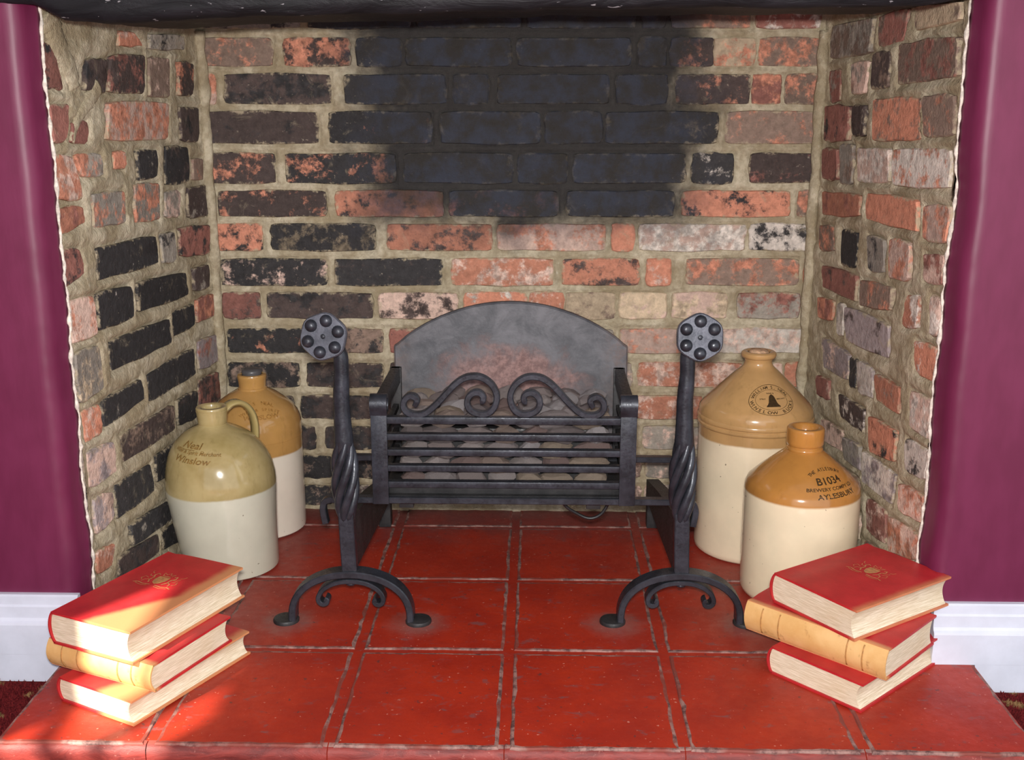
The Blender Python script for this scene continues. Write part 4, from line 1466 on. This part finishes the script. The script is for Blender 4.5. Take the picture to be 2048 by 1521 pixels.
class Flat:
    """2D artwork in metres, later wrapped onto a surface"""
    def __init__(self):
        self.v, self.f = [], []
    def add(self, V, F):
        n = len(self.v)
        self.v += V
        self.f += [tuple(i + n for i in f) for f in F]
    def text(self, s, size, cx, cy, rot=0.0, sx=1.0, shear=0.0):
        V, F = glyphs(s, size)
        if not V:
            return
        w = max(v[0] for v in V) + min(v[0] for v in V)
        c, d = math.cos(rot), math.sin(rot)
        self.add([(cx + ((a - w / 2) * sx + b * shear) * c - b * d, cy + ((a - w / 2) * sx + b * shear) * d + b * c) for a, b in V], F)
    def arc_text(self, s, size, cx, cy, rx, ry, a0, a1, inward=False):
        """letters along an ellipse from angle a0 to a1"""
        n = len(s)
        for i, ch in enumerate(s):
            if ch == ' ':
                continue
            a = a0 + (a1 - a0) * (i + .5) / n
            x, y = cx + rx * math.cos(a), cy + ry * math.sin(a)
            tx, ty = -rx * math.sin(a), ry * math.cos(a)
            if a1 < a0:
                tx, ty = -tx, -ty
            self.text(ch, size, x, y, math.atan2(ty, tx))
    def stroke(self, pts, w):
        n = len(pts)
        V, F = [], []
        for i, p in enumerate(pts):
            a, b = pts[max(i - 1, 0)], pts[min(i + 1, n - 1)]
            tx, ty = b[0] - a[0], b[1] - a[1]
            l = math.hypot(tx, ty) or 1
            V += [(p[0] - ty / l * w / 2, p[1] + tx / l * w / 2), (p[0] + ty / l * w / 2, p[1] - tx / l * w / 2)]
        F = [(2 * i, 2 * i + 1, 2 * i + 3, 2 * i + 2) for i in range(n - 1)]
        self.add(V, F)
    def ellipse(self, cx, cy, rx, ry, w, n=56):
        self.stroke([(cx + rx * math.cos(2 * math.pi * i / n), cy + ry * math.sin(2 * math.pi * i / n)) for i in range(n + 1)], w)
    def poly(self, pts):
        self.add(list(pts), [tuple(range(len(pts)))])

def wrap(flat, profile, z_ref, phi0, parent, mat, name='lettering', lift=.0005, lean=None):
    """wrap artwork around a lathe profile; y = 0 lies at height z_ref, measured up along the profile"""
    P = profile
    cum = [0.0]
    for (r0, z0), (r1, z1) in zip(P, P[1:]):
        cum.append(cum[-1] + math.hypot(r1 - r0, z1 - z0))
    def at(sv):
        sv = max(cum[0], min(cum[-1] - 1e-6, sv))
        for i in range(len(P) - 1):
            if cum[i] <= sv <= cum[i + 1]:
                t = (sv - cum[i]) / max(1e-9, cum[i + 1] - cum[i])
                r = P[i][0] + (P[i + 1][0] - P[i][0]) * t
                z = P[i][1] + (P[i + 1][1] - P[i][1]) * t
                l = max(1e-9, cum[i + 1] - cum[i])
                return r, z, (P[i + 1][1] - P[i][1]) / l, -(P[i + 1][0] - P[i][0]) / l
        return P[-1][0], P[-1][1], 0, 1
    s_ref = 0
    for i in range(len(P) - 1):
        if P[i][1] <= z_ref <= P[i + 1][1]:
            s_ref = cum[i] + (cum[i + 1] - cum[i]) * (z_ref - P[i][1]) / (P[i + 1][1] - P[i][1])
    r_ref = at(s_ref)[0]
    V = []
    for a, b in flat.v:
        r, z, nr_, nz_ = at(s_ref + b)
        phi = phi0 + a / r_ref
        rr = r + nr_ * lift
        x = rr * math.sin(phi)
        if lean:
            x += lean(z)
        V.append((x, -rr * math.cos(phi), z + nz_ * lift))
    return mesh_obj(name, V, flat.f, mat, parent, False, fix=False)

def smooth_profile(pts, per=4):
    return [(v.x, v.z) for v in spline([(r, 0, z) for r, z in pts], per)]

def jug_body(parent, profile, mat, k=72, lean=None):
    g = Geo()
    n = len(profile)
    V, F = [], []
    for r, z in profile:
        for j in range(k):
            a = 2 * math.pi * j / k
            V.append((r * math.cos(a) + (lean(z) if lean else 0), r * math.sin(a), z))
    for i in range(n - 1):
        for j in range(k):
            F.append((i * k + j, i * k + (j + 1) % k, (i + 1) * k + (j + 1) % k, (i + 1) * k + j))
    F += [tuple(range(k)), tuple((n - 1) * k + j for j in range(k))]
    return auto_smooth(mesh_obj('body', V, F, mat, parent, True), 38)

# large jug with an oval stamp
jA = thing('stoneware_jug', 'largest cream and ochre stoneware jug with corked neck and oval bell stamp', 'jug', (.4150, 2.050, 0), 0, 'stoneware jugs')
shA = [(.1065, .2755), (.1050, .2840), (.0985, .2925), (.0806, .3110), (.0520, .3395), (.0335, .3570)]
pA = [(.090, 0.0), (.1000, .0012), (.1050, .0060), (.1062, .014), (.1060, .060), (.1055, .150), (.1055, .238), (.1062, .250), (.1080, .2520), (.1088, .2545), (.1084, .2570), (.1062, .2590), (.1062, .2605), (.1086, .2625), (.1092, .2655), (.1084, .2690), (.1066, .2708), (.1066, .2725)] + shA \
    + [(.0282, .3620), (.0255, .3670), (.0250, .3720), (.0268, .3765), (.0312, .3790), (.0328, .3825), (.0322, .3870), (.0290, .3895), (.0235, .3898), (.0205, .3880), (.0195, .3780), (.0195, .3600)]
jug_body(jA, pA, glaze_material('ochre_glaze_large', (172, 136, 90), (236, 220, 190), .2300, .0012))
Geo().lathe([(.0185, .368), (.0188, .3865), (.0165, .3915), (.010, .3925)], 24).build('cork', M_CORK, jA)
f = Flat()
f.ellipse(0, 0, .0415, .0325, .0009)
f.ellipse(0, 0, .0300, .0215, .0006)
f.arc_text('WILLIAM S. NEAL', .0090, 0, 0, .0322, .0237, math.radians(172), math.radians(8))
f.arc_text('WINSLOW BUCKS', .0085, 0, 0, .0395, .0302, math.radians(190), math.radians(350))
f.text('WINE &', .0046, -.001, .0120)
f.text('SPIRIT', .0042, -.0170, .0000)
f.text('MERCHANT', .0034, .0185, .0000)
# bell
rows = [(-.0150, .0118), (-.0125, .0112), (-.0100, .0092), (-.0060, .0076), (0.0, .0066), (.0050, .0056), (.0080, .0044), (.0100, .0026), (.0112, .0008)]
cols = 7
f.add([((i / (cols - 1) * 2 - 1) * w + .0006, y) for y, w in rows for i in range(cols)],
      [(r_ * cols + i, r_ * cols + i + 1, (r_ + 1) * cols + i + 1, (r_ + 1) * cols + i) for r_ in range(len(rows) - 1) for i in range(cols - 1)])
wrap(f, [(.1066, .2725)] + shA, .3150, .17, jA, M_INK, 'oval_stamp')

# smaller jug in front of it
jB = thing('stoneware_jug', 'cream and amber stoneware jug numbered B1034 behind the right book stack', 'jug', (.4605, 1.845, 0), 0, 'stoneware jugs')
shB = [(.0985, .1880), (.0975, .1990), (.0935, .2080), (.0760, .2255), (.0430, .2530), (.0335, .2605)]
pB = [(.080, 0.0), (.0890, .0010), (.0950, .0055), (.0975, .0130), (.0980, .030), (.0985, .100), (.0985, .170)] + shB \
    + [(.0300, .2625), (.0310, .2645), (.0305, .2672), (.0285, .2690), (.0283, .2712), (.0300, .2722), (.0312, .2735), (.0316, .2770), (.0318, .2980), (.0312, .3012), (.0296, .3028), (.0238, .3034), (.0205, .3018), (.0160, .2930), (.0135, .2800)]
jug_body(jB, pB, glaze_material('amber_glaze', (164, 114, 56), (236, 220, 188), .1905, .0006))
f = Flat()
f.arc_text('THE AYLESBURY', .0095, .003, .0060, .0370, .0190, math.radians(158), math.radians(22))
f.text('B1034', .0195, .003, -.0015, math.radians(3), 1.0)
f.text('BREWERY COMPY LD', .0088, .003, -.0135, math.radians(2))
f.text('AYLESBURY', .0122, .008, -.0270, math.radians(3))
wrap(f, shB, .2255, .36, jB, M_INK, 'stamped_lettering')

# dome-shouldered jug with a strap handle
jC = thing('stoneware_jug', 'olive and grey dome-shouldered stoneware jug with handle, behind the left book stack', 'jug', (-.578, 1.935, 0), 0, 'stoneware jugs')
leanC = lambda z: .012 * max(0.0, 1 - z / .16) ** 1.4 - .009 * max(0.0, min(1.0, (z - .18) / .09)) ** 1.5
shC = [(.0992, .1555), (.0993, .1680), (.0983, .1800), (.0960, .1950), (.0925, .2085), (.0870, .2225), (.0790, .2360), (.0690, .2480), (.0570, .2580), (.0450, .2655), (.0345, .2705)]
pC = [(.072, 0.0), (.0800, .0008), (.0845, .0040), (.0862, .010), (.0890, .045), (.0940, .096), (.0975, .135)] + shC \
    + [(.0268, .2740), (.0250, .2765), (.0254, .2775), (.0258, .2782), (.0262, .2850), (.0274, .2960), (.0280, .3008), (.0276, .3014), (.0280, .3022), (.0279, .3060), (.0266, .3078), (.0200, .3080), (.0172, .3060), (.0155, .3000), (.0150, .2850)]
jug_body(jC, pC, glaze_material('olive_glaze', (148, 130, 82), (204, 201, 183), .1610, .0016, (178, 160, 114)), 72, leanC)
hd = Vector((math.cos(math.radians(40)), math.sin(math.radians(40)), 0))
hp = spline([Vector((-.009, 0, z)) + hd * d for d, z in ((.022, .2965), (.036, .3060), (.052, .3065), (.066, .2985), (.0765, .2830), (.0815, .2640), (.0820, .2440), (.0800, .2250))], 6)
Geo().sweep(hp, rrect(.0095, .026, .0042), up=(-hd.y, hd.x, 0)).build('handle', glaze_material('olive_handle', (170, 152, 100), (170, 152, 100), 9.0), jC)
f = Flat()
f.text('Neal', .0200, -.004, .0190, math.radians(-3), 1.25, .35)
f.text('Wine & Spirit Merchant', .0105, .006, .0075, math.radians(-4), 1.0, .35)
f.text('Winslow', .0170, .000, -.0090, math.radians(-3), 1.15, .35)
f.stroke([(-.034, .0175), (-.020, .0155), (.000, .0160), (.026, .0140)], .0010)
wrap(f, [(.0975, .135)] + shC, .2330, -.33, jC, M_INK_FAINT, 'brushed_lettering', lean=leanC)

# round-shouldered jug in the corner with a dark stopper
jD = thing('stoneware_jug', 'cream and ochre stoneware jug with black stopper in the back left corner', 'jug', (-.5625, 2.133, 0), 0, 'stoneware jugs')
shD = [(.0925, .1990), (.0922, .2200), (.0905, .2310), (.0860, .2430), (.0770, .2560), (.0640, .2680), (.0480, .2800), (.0330, .2880)]
pD = [(.080, 0.0), (.0880, .0010), (.0920, .0050), (.0928, .012), (.0928, .060), (.0925, .150), (.0925, .1975), (.0930, .1980), (.0930, .1990)] + shD[0:] \
    + [(.0285, .2905), (.0282, .2930), (.0262, .2945), (.0262, .2965), (.0268, .3040), (.0278, .3120), (.0285, .3165), (.0275, .3195), (.0225, .3205), (.0200, .3185), (.0200, .3050)]
jug_body(jD, pD, glaze_material('ochre_glaze_small', (168, 128, 74), (232, 222, 206), .1700, .0008))
Geo().lathe([(.0190, .305), (.0192, .3215), (.0200, .3240), (.0190, .3285), (.0140, .3310), (.006, .3315)], 28).build('stopper', M_STOPPER, jD)
f = Flat()
f.arc_text('W. S. NEAL', .0125, 0, -.035, .050, .052, math.radians(128), math.radians(52))
f.arc_text('WINE & SPIRIT', .0090, 0, -.045, .052, .047, math.radians(132), math.radians(48))
f.text('WINSLOW', .0130, .001, -.0165)
wrap(f, shD, .2600, .42, jD, M_IMPRESS, 'impressed_lettering')

# ------------------------------------------------------------------ books
def crest(w=.0011):
    """gilt coat of arms: shield, crown, two supporters and a scroll"""
    f = Flat()
    f.poly([(-.009, .010), (.009, .010), (.0095, .000), (.006, -.009), (0, -.013), (-.006, -.009), (-.0095, .000)])
    f.stroke([(-.007, .014), (-.009, .021), (-.003, .017), (0, .023), (.003, .017), (.009, .021), (.007, .014)], w * 1.3)
    f.stroke([(-.0065, .0125), (.0065, .0125)], w * 1.6)
    for s in (-1, 1):
        f.stroke([(s * .011, -.011), (s * .015, -.004), (s * .014, .004), (s * .018, .010), (s * .016, .016), (s * .012, .014)], w * 1.8)
        f.stroke([(s * .015, -.003), (s * .021, -.006), (s * .022, -.012)], w * 1.4)
        f.stroke([(s * .016, .006), (s * .022, .006), (s * .025, .011)], w)
        f.stroke([(s * .020, .000), (s * .027, .003), (s * .029, -.004), (s * .025, -.008)], w)
        f.stroke([(s * .004, -.016), (s * .015, -.0175), (s * .024, -.015), (s * .031, -.018)], w * 1.6)
        f.stroke([(s * .006, -.020), (s * .016, -.0215), (s * .026, -.019)], w)
        f.stroke([(s * .022, .014), (s * .026, .016), (s * .028, .021)], w)
    return f

def book(label, origin, xdir, w, l, t, z0, cover, spine_mat, emblem=None, group=None):
    """local x runs from spine to fore-edge, y along the spine, z up"""
    ang = math.atan2(xdir[1], xdir[0])
    b = thing('book', label, 'book', (origin[0], origin[1], z0), ang, group)
    th = .0032
    ov = .0032                                # cover overhang beyond the pages
    bulge = .0055
    # page block: rounded at the spine, hollow at the fore-edge
    n = 12
    prof = []
    for i in range(n + 1):
        q = i / n
        z = th + (t - 2 * th) * q
        prof.append((w - ov - .0075 * math.sin(math.pi * q) ** 0.8, z))
    for i in range(n, -1, -1):
        q = i / n
        z = th + (t - 2 * th) * q
        prof.append((.004 - bulge * .8 * math.sin(math.pi * q), z))
    k = len(prof)
    V = [(x, y, z) for y in (ov, l - ov) for x, z in prof]
    F = [(i, (i + 1) % k, k + (i + 1) % k, k + i) for i in range(k)] + [tuple(range(k)), tuple(range(k, 2 * k))]
    auto_smooth(mesh_obj('pages', V, F, M_PAGE, b), 30)
    # boards, slightly bowed, with a joint groove beside the spine
    for z_, nm, s in ((0.0, 'back_cover', -1), (t - th, 'front_cover', 1)):
        V, F = [], []
        ns = 10
        for a in range(ns + 1):
            x = .004 + (w - .004) * a / ns
            for c in range(7):
                y = l * c / 6
                d = .0007 * s * math.sin(math.pi * a / ns)
                e = -.0016 * s if a == 1 else 0
                V.append((x, y, z_ + th + (e + d if s > 0 else 0)))
                V.append((x, y, z_ + (e + d if s < 0 else 0) * 0))
        W = 14
        for a in range(ns):
            for c in range(6):
                p = a * W + c * 2
                F += [(p, p + 2, p + W + 2, p + W), (p + 1, p + W + 1, p + W + 3, p + 3)]
            F += [(a * W, a * W + W, a * W + W + 1, a * W + 1), (a * W + 12, a * W + 13, a * W + W + 13, a * W + W + 12)]
        for c in range(6):
            F += [(c * 2, c * 2 + 1, c * 2 + 3, c * 2 + 2), (ns * W + c * 2, ns * W + c * 2 + 2, ns * W + c * 2 + 3, ns * W + c * 2 + 1)]
        o = auto_smooth(mesh_obj(nm, V, F, cover, b), 40)
        if s > 0 and emblem:
            fl_ = crest()
            ex_, ey_, sc_ = emblem
            mesh_obj('gilt_crest', [(ex_ + a * sc_, ey_ + c * sc_, t + .0012) for a, c in fl_.v], fl_.f, M_GILT, o, False, fix=False)
    # rounded spine shell
    V, F = [], []
    m = 14
    for j in range(m + 1):
        q = j / m
        z = t * q
        x = .005 - (bulge + .0035) * math.sin(math.pi * q) ** 0.75
        xi = x + .0024
        zi = th * .5 + (t - th) * q
        for y in (0, l):
            V.append((x, y, z))
            V.append((xi, y, zi))
    for j in range(m):
        a, c = j * 4, (j + 1) * 4
        F += [(a, c, c + 2, a + 2), (a + 1, a + 3, c + 3, c + 1), (a, a + 1, c + 1, c), (a + 2, c + 2, c + 3, a + 3)]
    F += [(0, 2, 3, 1), (m * 4, m * 4 + 1, m * 4 + 3, m * 4 + 2)]
    sp = auto_smooth(mesh_obj('spine', V, F, spine_mat, b), 50)
    if spine_mat is M_SPINE_TAN:
        # faint tooled bands across the spine
        for y in (.035, .06, l - .06, l - .03):
            pts = [(.005 - (bulge + .0040) * math.sin(math.pi * q / 12) ** 0.75, y, t * q / 12) for q in range(1, 12)]
            Geo().sweep(pts, rrect(.0006, .0022, .0001), up=(0, 1, 0)).build('tooled_band', M_TOOLED, sp)
    return b

COVER_FADE_L = cover_material('red_cloth_bleached_and_sunlit', 0, .070, .010, .55, .066)  # bleached fore-edge, with the sunlit triangle of the cover painted in tan too
COVER_FADE_B = cover_material('red_cloth_bleached_corner', 0, .085, .012, .5, .05)
COVER_FADE_R = cover_material('red_cloth_rubbed_edge', 0, .158, .010)
COVER_SPINE_FADE = cover_material('red_cloth_bleached_joint', 0, .013, .006, invert=True)
GL, GR = 'books stacked at the left of the hearth', 'books stacked at the right of the hearth'
book('red book at the bottom of the left stack, pages facing out', (-.688, 1.444), (.131, -.067), .148, .240, .0385, 0.0002, COVER_FADE_B, M_COVER, None, GL)
book('red book with bleached tan spine, middle of the left stack', (-.533, 1.398), (.071, .163), .172, .196, .0420, .0390, COVER_SPINE_FADE, M_SPINE_TAN, None, GL)
book('red book on top of the left stack with gilt crest, lit by sun', (-.6995, 1.4625), (.141, -.0625), .154, .244, .0500, .0815, COVER_FADE_L, M_COVER, (.072, .150, 1.15), GL)
book('red book at the bottom of the right stack, pages facing out', (.3540, 1.5500), (.108, -.1150), .158, .225, .0445, 0.0002, M_COVER, M_COVER, None, GR)
book('red book with bleached tan spine, middle of the right stack', (.4950, 1.4430), (.108, .1150), .157, .232, .0485, .0450, COVER_SPINE_FADE, M_SPINE_TAN, None, GR)
book('red book on top of the right stack with faint gilt crest', (.3630, 1.6010), (.092, -.1330), .162, .214, .0480, .0940, COVER_FADE_R, M_COVER, (.082, .128, 1.05), GR)

# ------------------------------------------------------------------ cable hanging under the grate
g = Geo()
g.tube(spline([(.030, 1.84, .1990), (.050, 1.845, .158), (.072, 1.85, .140), (.095, 1.85, .131), (.115, 1.85, .140), (.128, 1.85, .165), (.132, 1.85, .198)], 6), .0030, 8)
cb = g.build('cable', M_CABLE)
tag(cb, 'black cable looping down beneath the fire grate, in front', 'cable', 'cables under the grate')
g = Geo()
g.tube(spline([(.075, 1.885, .1990), (.083, 1.885, .165), (.098, 1.885, .150), (.113, 1.885, .158), (.120, 1.885, .198)], 6), .0026, 8)
cb2 = g.build('cable', M_CABLE)
tag(cb2, 'thinner black cable in a short loop behind the first one', 'cable', 'cables under the grate')
